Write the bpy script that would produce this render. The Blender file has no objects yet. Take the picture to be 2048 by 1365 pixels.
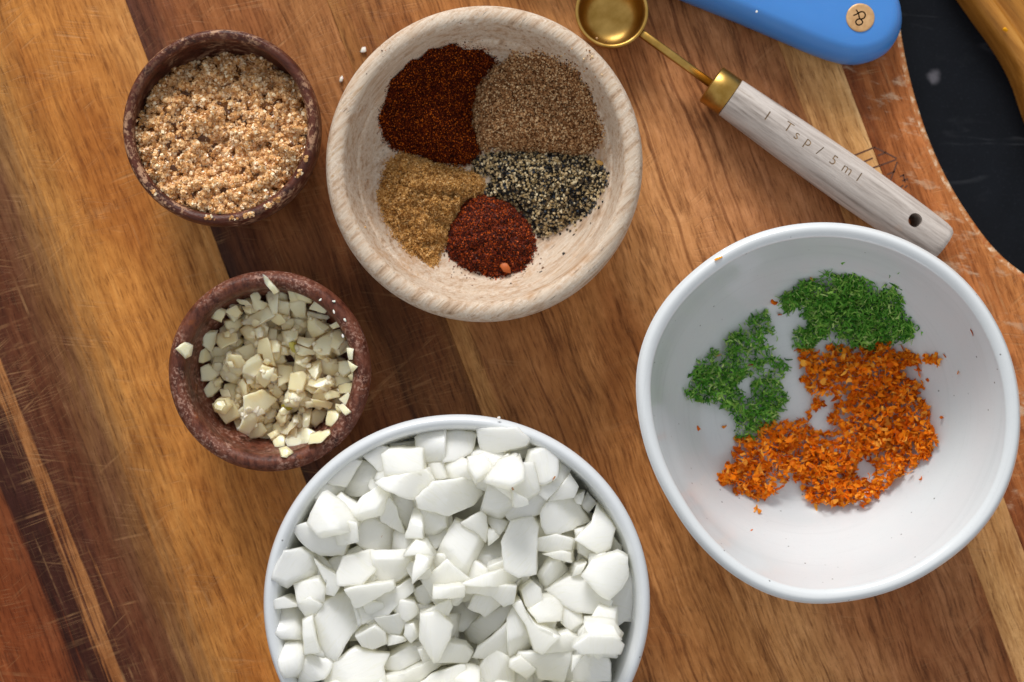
import bpy, bmesh, math, random
import numpy as np
from mathutils import Vector, Matrix

# ------------------------------------------------------------------ camera, world, lights, exposure
S = 0.0002            # metres per photo pixel on the board's top surface
CH = 0.60             # camera height above the board
scene = bpy.context.scene
cam = bpy.data.objects.new('camera', bpy.data.cameras.new('camera'))
scene.collection.objects.link(cam)
cam.location = (0, 0, CH)
cam.rotation_euler = (0, 0, 0)
cam.data.sensor_width = 36.0
cam.data.lens = 36.0 * CH / (2048 * S)
cam.data.clip_start = 0.01
cam.data.clip_end = 50.0
cam.data.dof.use_dof = True
cam.data.dof.focus_distance = CH - 0.043
cam.data.dof.aperture_fstop = 7.5
scene.camera = cam

world = bpy.data.worlds.new('World')
scene.world = world
world.use_nodes = True
wb = world.node_tree.nodes['Background']
wb.inputs['Color'].default_value = (0.93, 0.965, 1.0, 1)
wb.inputs['Strength'].default_value = 0.62


def area_light(name, loc, target, sx, sy, energy, color):
    l = bpy.data.lights.new(name, 'AREA')
    l.shape = 'RECTANGLE'
    l.size, l.size_y, l.energy, l.color = sx, sy, energy, color
    o = bpy.data.objects.new(name, l)
    scene.collection.objects.link(o)
    o.location = loc
    d = Vector(target) - Vector(loc)
    o.rotation_euler = d.to_track_quat('-Z', 'Y').to_euler()
    return o


area_light('window_light', (-0.65, 3.75, 1.95), (0, 0, 0), 1.7, 1.3, 200.0, (1.0, 0.985, 0.96))

scene.view_settings.view_transform = 'Standard'
scene.view_settings.look = 'None'
scene.view_settings.exposure = 0.0
scene.view_settings.gamma = 1.0
scene.view_settings.use_curve_mapping = False
scene.cycles.use_denoising = True
scene.cycles.max_bounces = 16
scene.cycles.transmission_bounces = 16
scene.cycles.diffuse_bounces = 14

# ------------------------------------------------------------------ helpers
rng = np.random.default_rng(7)
random.seed(7)


def P(px, py, z=0.0):
    k = S * (CH - z) / CH
    return ((px - 1024.0) * k, (682.5 - py) * k, z)


def pxs(n, z=0.0):
    return n * S * (CH - z) / CH


def col(h):
    h = h.lstrip('#')
    out = []
    for i in (0, 2, 4):
        c = int(h[i:i + 2], 16) / 255.0
        out.append(c / 12.92 if c <= 0.04045 else ((c + 0.055) / 1.055) ** 2.4)
    return (*out, 1.0)


def link(o, parent=None):
    scene.collection.objects.link(o)
    if parent is not None:
        o.parent = parent
    return o


def tag(o, label, cat, group=None, kind=None):
    o['label'] = label
    o['category'] = cat
    if group:
        o['group'] = group
    if kind:
        o['kind'] = kind
    return o


def empty(name, loc=(0, 0, 0), rz=0.0):
    o = bpy.data.objects.new(name, None)
    o.empty_display_size = 0.01
    o.location = loc
    o.rotation_euler = (0, 0, rz)
    return link(o)


def np_mesh(name, V, F, mat=None, colors=None, smooth=False):
    """V (n,3); F (m,k) with one polygon size."""
    V = np.asarray(V, np.float32)
    F = np.asarray(F, np.int32)
    me = bpy.data.meshes.new(name)
    m, k = F.shape
    me.vertices.add(len(V))
    me.vertices.foreach_set('co', V.ravel())
    me.loops.add(m * k)
    me.loops.foreach_set('vertex_index', F.ravel())
    me.polygons.add(m)
    me.polygons.foreach_set('loop_start', np.arange(0, m * k, k, dtype=np.int32))
    me.polygons.foreach_set('loop_total', np.full(m, k, np.int32))
    me.update(calc_edges=True)
    me.polygons.foreach_set('use_smooth', np.full(m, smooth, bool))
    if colors is not None:
        a = me.color_attributes.new('Col', 'FLOAT_COLOR', 'POINT')
        c = np.ones((len(V), 4), np.float32)
        c[:, :3] = colors
        a.data.foreach_set('color', c.ravel())
    if mat:
        me.materials.append(mat)
    me.validate()
    return me


def py_mesh(name, V, F, mat=None, smooth=False):
    me = bpy.data.meshes.new(name)
    me.from_pydata([tuple(v) for v in V], [], [tuple(f) for f in F])
    if mat:
        me.materials.append(mat)
    me.update()
    if smooth:
        me.polygons.foreach_set('use_smooth', np.full(len(me.polygons), True))
    return me


def obj(name, me, parent=None):
    return link(bpy.data.objects.new(name, me), parent)


def catmull(pts, n=6, closed=False):
    pts = [np.array(p, float) for p in pts]
    out = []
    m = len(pts)
    rngi = range(m) if closed else range(m - 1)
    for i in rngi:
        p1, p2 = pts[i], pts[(i + 1) % m]
        p0 = pts[i - 1] if (closed or i > 0) else p1
        p3 = pts[(i + 2) % m] if (closed or i + 2 < m) else p2
        for j in range(n):
            t = j / n
            out.append(0.5 * ((2 * p1) + (-p0 + p2) * t + (2 * p0 - 5 * p1 + 4 * p2 - p3) * t * t + (-p0 + 3 * p1 - 3 * p2 + p3) * t ** 3))
    if not closed:
        out.append(pts[-1])
    return out


def lathe(name, prof, mat, nseg=128, rmod=None, zmod=None):
    V, F = [], []
    th = np.linspace(0, 2 * math.pi, nseg, endpoint=False)
    rings = []
    for (r, z) in prof:
        if r < 1e-4:
            rings.append([len(V)])
            V.append((0, 0, z))
        else:
            ids = []
            for t in th:
                rr = r * (rmod(t, z) if rmod else 1.0)
                zz = z + (zmod(t, z) if zmod else 0.0)
                ids.append(len(V))
                V.append((rr * math.cos(t), rr * math.sin(t), zz))
            rings.append(ids)
    for a, b in zip(rings[:-1], rings[1:]):
        for i in range(nseg):
            j = (i + 1) % nseg
            if len(a) == 1 and len(b) == 1:
                continue
            if len(a) == 1:
                F.append((a[0], b[i], b[j])[::-1])
            elif len(b) == 1:
                F.append((a[i], a[j], b[0]))
            else:
                F.append((a[i], a[j], b[j], b[i]))
    return py_mesh(name, V, F, mat, True)


# ------------------------------------------------------------------ material helpers
class NT:
    def __init__(self, name):
        self.m = bpy.data.materials.new(name)
        self.m.use_nodes = True
        self.t = self.m.node_tree
        self.b = self.t.nodes['Principled BSDF']

    def n(self, typ, ins=None, **props):
        nd = self.t.nodes.new(typ)
        for k, v in props.items():
            setattr(nd, k, v)
        for k, v in (ins or {}).items():
            self.s(nd.inputs[k], v)
        return nd

    def s(self, sock, v):
        if isinstance(v, bpy.types.NodeSocket):
            self.t.links.new(v, sock)
        elif isinstance(v, bpy.types.Node):
            self.t.links.new(v.outputs[0], sock)
        else:
            if sock.type == 'RGBA' and isinstance(v, (tuple, list)) and len(v) == 3:
                v = (*v, 1)
            sock.default_value = v

    def bs(self, **kw):
        for k, v in kw.items():
            self.s(self.b.inputs[k.replace('_', ' ')], v)

    def math(self, op, a, b=0.0, c=0.0, clamp=False):
        nd = self.t.nodes.new('ShaderNodeMath')
        nd.operation = op
        nd.use_clamp = clamp
        for i, v in enumerate((a, b, c)):
            self.s(nd.inputs[i], v)
        return nd.outputs[0]

    def vmath(self, op, a, b=(0, 0, 0)):
        nd = self.t.nodes.new('ShaderNodeVectorMath')
        nd.operation = op
        self.s(nd.inputs[0], a)
        self.s(nd.inputs[1], b)
        return nd.outputs['Value'] if op in ('DOT_PRODUCT', 'LENGTH', 'DISTANCE') else nd.outputs[0]

    def noise(self, vec, scale, detail=3.0, rough=0.55, dist=0.0):
        nd = self.n('ShaderNodeTexNoise', {'Vector': vec, 'Scale': scale, 'Detail': detail, 'Roughness': rough, 'Distortion': dist})
        return nd.outputs['Fac']

    def ramp(self, fac, stops, interp='LINEAR'):
        nd = self.t.nodes.new('ShaderNodeValToRGB')
        cr = nd.color_ramp
        cr.interpolation = interp
        while len(cr.elements) > 1:
            cr.elements.remove(cr.elements[-1])
        for i, (p, c) in enumerate(stops):
            e = cr.elements[0] if i == 0 else cr.elements.new(p)
            e.position = p
            e.color = c if len(c) == 4 else (*c, 1)
        self.s(nd.inputs[0], fac)
        return nd.outputs[0]

    def step(self, v, lo, hi):
        nd = self.n('ShaderNodeMapRange', {'Value': v, 'From Min': lo, 'From Max': hi})
        nd.interpolation_type = 'SMOOTHSTEP'
        return nd.outputs[0]

    def mix(self, fac, a, b, mode='MIX'):
        nd = self.t.nodes.new('ShaderNodeMix')
        nd.data_type = 'RGBA'
        nd.blend_type = mode
        self.s(nd.inputs[0], fac)
        self.s(nd.inputs[6], a)
        self.s(nd.inputs[7], b)
        return nd.outputs[2]

    def map(self, vec, loc=(0, 0, 0), rot=(0, 0, 0), sc=(1, 1, 1)):
        return self.n('ShaderNodeMapping', {'Vector': vec, 'Location': loc, 'Rotation': rot, 'Scale': sc}).outputs[0]

    def bump(self, h, strength=0.3, dist=0.0005):
        return self.n('ShaderNodeBump', {'Height': h, 'Strength': strength, 'Distance': dist}).outputs[0]


def objco(g):
    return g.n('ShaderNodeTexCoord').outputs['Object']


GANG = math.atan(0.375)


def plank_material(name, u0, u1, stops, seed, scratch=0.5, wear=0.0, dark_streak=0.55, pale=('#c79a6c',), stops2=None, sd=(0.34, 0.28, 0.25), al=34, ring=0.6):
    """Wood of one strip of the board. Colours run across the strip (u, photo px on the seam axis)."""
    g = NT(name)
    co = objco(g)
    lu = g.vmath('DOT_PRODUCT', co, (1.0 / S, 0.375 / S, 0))
    u = g.math('ADD', lu, 768.0)
    # grain frame: x across, y along (metres)
    gr = g.map(co, loc=(seed * 0.37, seed * 0.91, seed * 0.13), rot=(0, 0, -GANG))
    wob = g.noise(g.map(gr, sc=(14, 5, 1)), 1.0, 3.0)
    wob2 = g.noise(g.map(gr, sc=(320, 10, 1)), 1.0, 4.0, 0.65)
    w = g.math('ADD', g.math('MULTIPLY', g.math('SUBTRACT', wob, 0.5), 80.0), g.math('MULTIPLY', g.math('SUBTRACT', wob2, 0.5), 150.0))
    uu = g.math('ADD', u, w)
    fac = g.n('ShaderNodeMapRange', {'Value': uu, 'From Min': u0, 'From Max': u1}).outputs[0]
    base = g.ramp(fac, [((p - u0) / (u1 - u0), col(c)) for p, c in stops])
    if stops2:
        vv = g.vmath('DOT_PRODUCT', co, (0.0, -1.0 / S, 0))
        vf = g.step(g.math('ADD', vv, g.math('MULTIPLY', w, 1.5)), -420.0, -40.0)
        base = g.mix(vf, base, g.ramp(fac, [((p - u0) / (u1 - u0), col(c)) for p, c in stops2]))
    # grain streaks, broad and fine
    warp = g.n('ShaderNodeTexNoise', {'Vector': gr, 'Scale': 22.0, 'Detail': 2.0}).outputs['Color']
    grw = g.vmath('ADD', gr, g.vmath('MULTIPLY', g.vmath('SUBTRACT', warp, (0.5, 0.5, 0.5)), (0.006, 0.0, 0)))
    st1 = g.noise(g.map(grw, sc=(380, al, 1)), 1.0, 5.0, 0.7)
    st2 = g.noise(g.map(grw, sc=(850, 75, 1)), 1.0, 4.0, 0.65)
    blot = g.noise(g.map(gr, sc=(210, 120, 1)), 1.0, 5.0, 0.7)
    c = g.mix(g.step(st1, 0.50, 0.74), base, g.mix(1.0, base, sd, 'MULTIPLY'))
    c = g.mix(g.math('MULTIPLY', g.step(st1, 0.52, 0.25), dark_streak * 1.2), c, g.mix(1.0, c, (1.38, 1.5, 1.72), 'MULTIPLY'))
    c = g.mix(g.math('MULTIPLY', g.step(st2, 0.50, 0.68), 0.62), c, g.mix(1.0, c, (0.52, 0.45, 0.42), 'MULTIPLY'))
    c = g.mix(g.math('MULTIPLY', g.step(blot, 0.42, 0.68), 0.7), c, g.mix(1.0, c, (1.28, 1.36, 1.50), 'MULTIPLY'))
    lines = g.noise(g.map(grw, loc=(9.0, 3.0, 0), sc=(520, 6, 1)), 1.0, 3.0, 0.6)
    c = g.mix(g.math('MULTIPLY', g.step(lines, 0.55, 0.68), ring), c, g.mix(1.0, c, (0.42, 0.33, 0.29), 'MULTIPLY'))
    slow = g.noise(g.map(gr, loc=(2.0, 8.0, 0), sc=(34, 11, 1)), 1.0, 4.0, 0.6, 0.3)
    c = g.mix(g.math('MULTIPLY', g.step(slow, 0.44, 0.66), 0.75), c, g.mix(1.0, c, (0.70, 0.56, 0.47), 'MULTIPLY'))
    c = g.mix(g.math('MULTIPLY', g.step(slow, 0.46, 0.30), 0.5), c, g.mix(1.0, c, (1.25, 1.30, 1.36), 'MULTIPLY'))
    pores = g.noise(g.map(grw, sc=(1900, 150, 1)), 1.0, 3.0)
    c = g.mix(g.math('MULTIPLY', g.step(pores, 0.55, 0.68), 0.75), c, g.mix(1.0, c, (0.45, 0.38, 0.34), 'MULTIPLY'))
    # knife scratches: thin pale lines in several directions
    tot = None
    for i, (ang, sca, scl) in enumerate(((0.35, 330, 5), (0.75, 300, 4.5), (-0.10, 420, 5), (1.95, 330, 4), (0.2, 520, 6))):
        q = g.map(co, loc=(seed + i * 3.1, i * 1.7, 0), rot=(0, 0, -ang), sc=(1, 1, 1))
        nn = g.noise(g.map(q, sc=(scl, sca, 1)), 1.0, 1.0, 0.4)
        ln = g.step(g.math('ABSOLUTE', g.math('SUBTRACT', nn, 0.5)), 0.020, 0.002)
        mk = g.math('MULTIPLY', g.step(g.noise(g.map(q, loc=(5.1, 2.2, 0)), 26.0 + 7 * i, 3.0), 0.46, 0.70), g.step(g.noise(g.map(q, loc=(1.1, 7.2, 0)), 160.0, 3.0), 0.30, 0.62))
        v = g.math('MULTIPLY', ln, mk)
        tot = v if tot is None else g.math('MAXIMUM', tot, v)
    c = g.mix(g.math('MULTIPLY', tot, scratch), c, col(pale[0]))
    if wear > 0:
        wv = g.noise(g.map(g.map(co, rot=(0, 0, 0.25)), sc=(70, 190, 1)), 1.0, 4.0, 0.7)
        wm = g.step(g.noise(co, 30.0, 2.0), 0.40, 0.62)
        c = g.mix(g.math('MULTIPLY', g.math('MULTIPLY', g.step(wv, 0.52, 0.68), wm), wear), c, col('#dcc0a4'))
    c = g.mix(1.0, c, (0.88, 0.82, 0.76), 'MULTIPLY')
    h = g.math('ADD', g.math('MULTIPLY', st2, 0.5), g.math('MULTIPLY', pores, -0.5))
    h = g.math('SUBTRACT', h, g.math('MULTIPLY', tot, 0.8))
    g.bs(Base_Color=c, Roughness=g.math('ADD', g.math('MULTIPLY', st1, 0.25), 0.36), Specular_IOR_Level=0.14, Normal=g.bump(h, 0.5, 0.0003))
    return g.m


def simple_wood(name, stops, axis_rot, sc_across, sc_along, rough=0.55, fleck=None, fleck_lo=0.58, fleck_hi=0.68, bump=0.3, blotch=None, gouge=0.0):
    g = NT(name)
    co = objco(g)
    q = g.map(co, rot=(0, 0, axis_rot))
    n1 = g.noise(g.map(q, sc=(sc_along, sc_across, sc_across)), 1.0, 5.0, 0.65)
    c = g.ramp(n1, [(p, col(h)) for p, h in stops])
    n2 = g.noise(g.map(q, loc=(3, 1, 7), sc=(sc_along * 3, sc_across * 3.5, sc_across * 3.5)), 1.0, 4.0, 0.7)
    c = g.mix(g.math('MULTIPLY', g.step(n2, 0.5, 0.72), 0.5), c, g.mix(1.0, c, (0.5, 0.45, 0.42), 'MULTIPLY'))
    if blotch:
        nb = g.noise(co, blotch[0], 3.0, 0.6)
        c = g.mix(g.math('MULTIPLY', g.step(nb, blotch[1], blotch[2]), blotch[4]), c, col(blotch[3]))
    if fleck:
        n3 = g.noise(g.map(co, sc=fleck[1]), 1.0, 5.0, 0.75)
        n4 = g.noise(co, 60.0, 2.0)
        f = g.math('MULTIPLY', g.step(n3, fleck_lo, fleck_hi), g.step(n4, 0.38, 0.6))
        c = g.mix(g.math('MULTIPLY', f, fleck[2]), c, col(fleck[0]))
    if gouge:
        n5 = g.noise(g.map(q, loc=(7, 2, 4), sc=(150, 1000, 1000)), 1.0, 3.0, 0.6)
        n6 = g.noise(co, 45.0, 2.0)
        gf = g.math('MULTIPLY', g.step(n5, 0.62, 0.70), g.step(n6, 0.45, 0.62))
        c = g.mix(g.math('MULTIPLY', gf, gouge), c, col('#4d433c'))
        n2 = g.math('SUBTRACT', n2, gf)
    g.bs(Base_Color=c, Roughness=rough, Specular_IOR_Level=0.25, Normal=g.bump(g.math('ADD', n2, g.math('MULTIPLY', n1, 0.5)), bump, 0.0005))
    return g.m


def plain(name, c, rough=0.4, metal=0.0, **kw):
    g = NT(name)
    g.bs(Base_Color=col(c) if isinstance(c, str) else c, Roughness=rough, Metallic=metal)
    g.bs(**kw)
    return g.m


def grain_material(name, rough=0.6, spec=0.3, sss=0.0, sss_scale=0.001, coat=0.0, transl=0.0):
    g = NT(name)
    a = g.n('ShaderNodeVertexColor', layer_name='Col').outputs['Color']
    g.bs(Base_Color=a, Roughness=rough, Specular_IOR_Level=spec)
    if sss:
        g.bs(Subsurface_Weight=sss, Subsurface_Scale=sss_scale, Subsurface_Radius=(1.0, 0.6, 0.3))
    if coat:
        g.bs(Coat_Weight=coat, Coat_Roughness=0.15)
    if transl:
        tr = g.n('ShaderNodeBsdfTranslucent', {'Color': a})
        mx = g.n('ShaderNodeMixShader', {0: transl, 1: g.b.outputs[0], 2: tr.outputs[0]})
        g.t.links.new(mx.outputs[0], g.t.nodes['Material Output'].inputs['Surface'])
    return g.m


# ------------------------------------------------------------------ countertop
CT = -0.022
g = NT('dark_stone')
co = objco(g)
sm = g.noise(co, 18.0, 5.0, 0.6)
fine = g.noise(co, 900.0, 2.0, 0.6)
veinn = g.noise(g.map(co, rot=(0, 0, 0.9), sc=(9, 34, 1)), 1.0, 3.0, 0.6, 0.4)
vein = g.math('MULTIPLY', g.step(g.math('ABSOLUTE', g.math('SUBTRACT', veinn, 0.5)), 0.02, 0.0), g.step(g.noise(co, 45.0, 2.0), 0.5, 0.7))
c = g.ramp(sm, [(0.3, col('#0b0d11')), (0.7, col('#15181e'))])
c = g.mix(g.math('MULTIPLY', g.step(fine, 0.55, 0.75), 0.3), c, col('#2a2d34'))
c = g.mix(g.math('MULTIPLY', vein, 0.14), c, col('#6d6f74'))
spot = g.step(g.vmath('DISTANCE', g.vmath('ADD', co, g.vmath('MULTIPLY', g.n('ShaderNodeTexNoise', {'Vector': co, 'Scale': 160.0}).outputs['Color'], (0.006, 0.006, 0))), (P(1866, 153, CT)[0] + 0.003, P(1866, 153, CT)[1] + 0.003, 0)), 0.0042, 0.0012)
c = g.mix(g.math('MULTIPLY', spot, 0.35), c, col('#8d8a92'))
g.bs(Base_Color=c, Roughness=g.math('ADD', g.math('MULTIPLY', sm, 0.2), 0.35), Specular_IOR_Level=0.1)
ct = obj('countertop', py_mesh('countertop', [(-1.6, -1.4, 0), (1.6, -1.4, 0), (1.6, 1.4, 0), (-1.6, 1.4, 0)], [(0, 1, 2, 3)], g.m))
ct.location = (0, 0, CT)
ct['kind'] = 'structure'
ct['label'] = 'dark stone countertop with faint grey smudges under the boards'

# ------------------------------------------------------------------ cutting board of glued strips
edge_px = [(1796, -420), (1792, -200), (1793, -60), (1799, 0), (1803, 50), (1815, 120), (1835, 200), (1865, 288), (1905, 372), (1955, 450), (2000, 505), (2048, 545),
           (2110, 588), (2200, 635), (2300, 670)]
edge = [tuple(p) for p in catmull(edge_px, 5)]
outline_px = edge + [(2440, 720), (2540, 810), (2580, 950), (2580, 1500), (2540, 1680), (2420, 1800), (2250, 1850), (-300, 1850), (-500, 1780), (-590, 1640), (-600, 1500),
                     (-600, -150), (-570, -300), (-480, -390), (-350, -420)]
SL = 0.375
seams = [250, 653, 1524, 1634]


def clip_half(poly, c, keep_ge):
    out = []
    f = [(p[0] - SL * p[1] - c) * (1 if keep_ge else -1) for p in poly]
    n = len(poly)
    for i in range(n):
        a, b, fa, fb = poly[i], poly[(i + 1) % n], f[i], f[(i + 1) % n]
        if fa >= 0:
            out.append(a)
        if (fa > 0 and fb < 0) or (fa < 0 and fb > 0):
            t = fa / (fa - fb)
            out.append((a[0] + (b[0] - a[0]) * t, a[1] + (b[1] - a[1]) * t))
    return out


edge_mat_g = NT('worn_board_edge')
co = objco(edge_mat_g)
en = edge_mat_g.noise(edge_mat_g.map(co, sc=(260, 260, 60)), 1.0, 4.0, 0.7)
edge_mat_g.bs(Base_Color=edge_mat_g.ramp(en, [(0.38, col('#a85c26')), (0.52, col('#b87b48')), (0.66, col('#dcc0a2'))]), Roughness=0.5)

plank2_low = [(250, '#4a2d20'), (290, '#6a3f28'), (370, '#8a5630'), (430, '#7d4d2c'), (520, '#6a4425'), (600, '#855530'), (653, '#7a5028')]
plank_specs = [
    ((-1000, 250), [(-1000, '#7d4220'), (-430, '#7c3f1e'), (-368, '#7a4224'), (-345, '#3a1d16'), (-295, '#46251a'), (-282, '#a06b3e'), (-272, '#a06b3e'), (-260, '#4d291c'),
                    (-200, '#633822'), (-150, '#6d472e'), (-105, '#8d653c'), (-55, '#b57d3f'), (30, '#c6843f'), (150, '#c2803e'), (235, '#cc8f4e'), (250, '#d29858')], 1.0, 0.38, 0.0),
    ((250, 653), [(250, '#5a3628'), (290, '#6b3f2a'), (350, '#935a35'), (430, '#a0663b'), (520, '#9b6238'), (600, '#a97243'), (653, '#a06a3e')], 2.0, 0.4, 0.0),
    ((653, 1524), [(653, '#b98850'), (690, '#b07c48'), (715, '#9c683c'), (790, '#ab7342'), (900, '#c0834a'), (1000, '#ca8c50'), (1120, '#cd945c'), (1230, '#c58a58'), (1360, '#aa7248'), (1450, '#ac764d'), (1524, '#9c6840')], 3.0, 0.2, 0.0),
    ((1524, 1634), [(1524, '#bd8c58'), (1560, '#d09f66'), (1600, '#cd9a60'), (1634, '#d6a870')], 4.0, 0.25, 0.0),
    ((1634, 2600), [(1634, '#8a4d29'), (1665, '#a06033'), (1720, '#b8713f'), (1800, '#c37f47'), (2000, '#c5824b'), (2600, '#b87643')], 5.0, 0.45, 0.85),
]
board = empty('cutting_board', (0, 0, -0.02))
tag(board, 'large worn cutting board of glued brown and tan wood strips on the dark countertop', 'cutting board')
BT = 0.02
for k, ((ua, ub), stops, seed, scr, wear) in enumerate(plank_specs):
    poly = outline_px
    if k > 0:
        poly = clip_half(poly, seams[k - 1], True)
    if k < 4:
        poly = clip_half(poly, seams[k], False)
    pm = plank_material('board_wood_%d' % k, ua, ub, stops, seed, scr, wear, stops2=plank2_low if k == 1 else None,
                        sd=((0.62, 0.54, 0.48), (0.42, 0.35, 0.30), (0.36, 0.29, 0.25), (0.66, 0.58, 0.5), (0.6, 0.5, 0.44))[k], ring=(0.4, 0.6, 0.75, 0.3, 0.35)[k])
    bm = bmesh.new()
    vs = [bm.verts.new((P(x, y)[0], P(x, y)[1], 0.0)) for x, y in poly]
    bm.faces.new(vs)
    bm.normal_update()
    if bm.faces[:][0].normal.z < 0:
        bmesh.ops.reverse_faces(bm, faces=bm.faces[:])
    top = bm.faces[:][0]
    ext = bmesh.ops.extrude_face_region(bm, geom=[top])
    newv = [e for e in ext['geom'] if isinstance(e, bmesh.types.BMVert)]
    # original face stays as the bottom
    for v in newv:
        v.co.z = 0.0
    for v in vs:
        v.co.z = -BT + 0.0005
    bmesh.ops.recalc_face_normals(bm, faces=bm.faces[:])
    seam_e, rim_e = [], []
    for e in bm.edges:
        if all(abs(v.co.z) < 1e-6 for v in e.verts):
            us = [768 + (v.co.x + SL * v.co.y) / S for v in e.verts]
            on = any(all(abs(uq - c) < 0.5 for uq in us) for c in seams)
            (seam_e if on else rim_e).append(e)
    if rim_e:
        r = bmesh.ops.bevel(bm, geom=rim_e, offset=0.0026, segments=4, profile=0.5, affect='EDGES', clamp_overlap=True)
        for f in r['faces']:
            f.material_index = 1
            f.smooth = True
    seam_e = [e for e in bm.edges if all(abs(v.co.z) < 1e-6 for v in e.verts) and
              any(all(abs(768 + (v.co.x + SL * v.co.y) / S - c) < 0.5 for v in e.verts) for c in seams)]
    if seam_e:
        bmesh.ops.bevel(bm, geom=seam_e, offset=0.00018, segments=1, affect='EDGES', clamp_overlap=True)
    for f in bm.faces:
        if abs(f.normal.z) < 0.3 and f.material_index == 0:
            f.material_index = 1
    me = bpy.data.meshes.new('plank')
    bm.to_mesh(me)
    bm.free()
    me.materials.append(pm)
    me.materials.append(edge_mat_g.m)
    o = obj('plank', me, board)
    o.location = (0, 0, BT)

# burned maker's mark on the strip beside the spoon handle
burn = plain('burned_wood', '#5b3420', 0.7)


def stroke_mesh(name, paths, width, mat, z=0.0, thick=0.00006):
    bm = bmesh.new()
    for pth in paths:
        for a, b in zip(pth[:-1], pth[1:]):
            a, b = Vector((*a, 0)), Vector((*b, 0))
            d = (b - a)
            if d.length < 1e-9:
                continue
            d.normalize()
            nrm = Vector((-d.y, d.x, 0)) * width / 2
            a2, b2 = a - d * width * 0.3, b + d * width * 0.3
            q = [a2 - nrm, b2 - nrm, b2 + nrm, a2 + nrm]
            lo = [bm.verts.new((p.x, p.y, z)) for p in q]
            hi = [bm.verts.new((p.x, p.y, z + thick)) for p in q]
            bm.faces.new(hi)
            for i in range(4):
                j = (i + 1) % 4
                bm.faces.new((lo[i], lo[j], hi[j], hi[i]))
    me = bpy.data.meshes.new(name)
    bm.to_mesh(me)
    bm.free()
    me.materials.append(mat)
    return me


def zp(x, y, ox=1660, oy=240, s=0.2344):
    return P(ox + x * s, oy + y * s, 0)[:2]


mk = [[(205, 305), (380, 235)], [(380, 235), (470, 278), (565, 328)], [(350, 415), (440, 385), (562, 340)], [(280, 362), (362, 328)], [(410, 305), (468, 282)],
      [(572, 362), (545, 440), (512, 525)], [(490, 465), (552, 442)], [(602, 482), (630, 470)], [(620, 520), (662, 505)], [(600, 578), (622, 560)], [(640, 578), (658, 562)], [(625, 470), (640, 530)]]
m = obj('burned_mark', stroke_mesh('burned_mark', [[zp(*q) for q in p] for p in mk], 0.00062, burn, 0.00001), board)
m.location = (0, 0, BT)
m['kind'] = 'stuff'

# ------------------------------------------------------------------ second wooden board at the corner
g_out = [(1830, -420), (1850, -220), (1895, -85), (1947, 0), (1999, 72), (2029, 120), (2050, 165), (2085, 260), (2150, 360), (2250, 420), (2400, 440), (2700, 380), (2800, 100), (2760, -300), (2500, -480)]
g_out = [tuple(p) for p in catmull(g_out, 5, closed=True)]
gm = simple_wood('honey_wood', [(0.3, '#8c5a20'), (0.5, '#a9702c'), (0.7, '#bd843c')], 0.9, 320, 24, 0.38)
gz = 0.016
cen = np.mean(np.array(g_out), 0)
V, F = [], []
levels = [(0.0, 0.0), (0.0, gz * 0.75), (0.018, gz), (0.05, gz), (0.063, gz - 0.0035), (0.078, gz - 0.0035), (0.092, gz - 0.001), (0.11, gz - 0.001)]
arr = np.array(g_out)
# inward normals
tang = np.roll(arr, -1, 0) - np.roll(arr, 1, 0)
tang /= np.linalg.norm(tang, axis=1)[:, None]
nor = np.stack([-tang[:, 1], tang[:, 0]], 1)
if np.sum(nor * (cen - arr)) < 0:
    nor = -nor
for off, z in levels:
    ring = arr + nor * off * 600
    for q in ring:
        x, y, _ = P(q[0], q[1], CT + gz)
        V.append((x, y, z))
n = len(arr)
for i in range(len(levels) - 1):
    for j in range(n):
        F.append((i * n + j, i * n + (j + 1) % n, (i + 1) * n + (j + 1) % n, (i + 1) * n + j))
F.append(tuple((len(levels) - 1) * n + j for j in range(n)))
bm = bmesh.new()
me = py_mesh('serving_board', V, F, gm, True)
bm.from_mesh(me)
bmesh.ops.recalc_face_normals(bm, faces=bm.faces[:])
bm.to_mesh(me)
bm.free()
o = obj('serving_board', me)
o.location = (0, 0, CT + 0.0005)
tag(o, 'honey coloured wooden board with a grooved edge lying on the dark countertop', 'board')

# ------------------------------------------------------------------ bowls
rim_zest_px = [(1660, 444), (1740, 455), (1840, 493), (1930, 558), (1990, 638), (2028, 728), (2043, 820), (2040, 900), (2012, 995), (1970, 1060), (1890, 1130), (1800, 1180), (1700, 1205),
               (1622, 1211), (1550, 1196), (1480, 1160), (1408, 1098), (1345, 1010), (1300, 920), (1276, 820), (1272, 750), (1290, 670), (1330, 600), (1390, 540), (1450, 496), (1530, 461), (1600, 447)]


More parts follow.
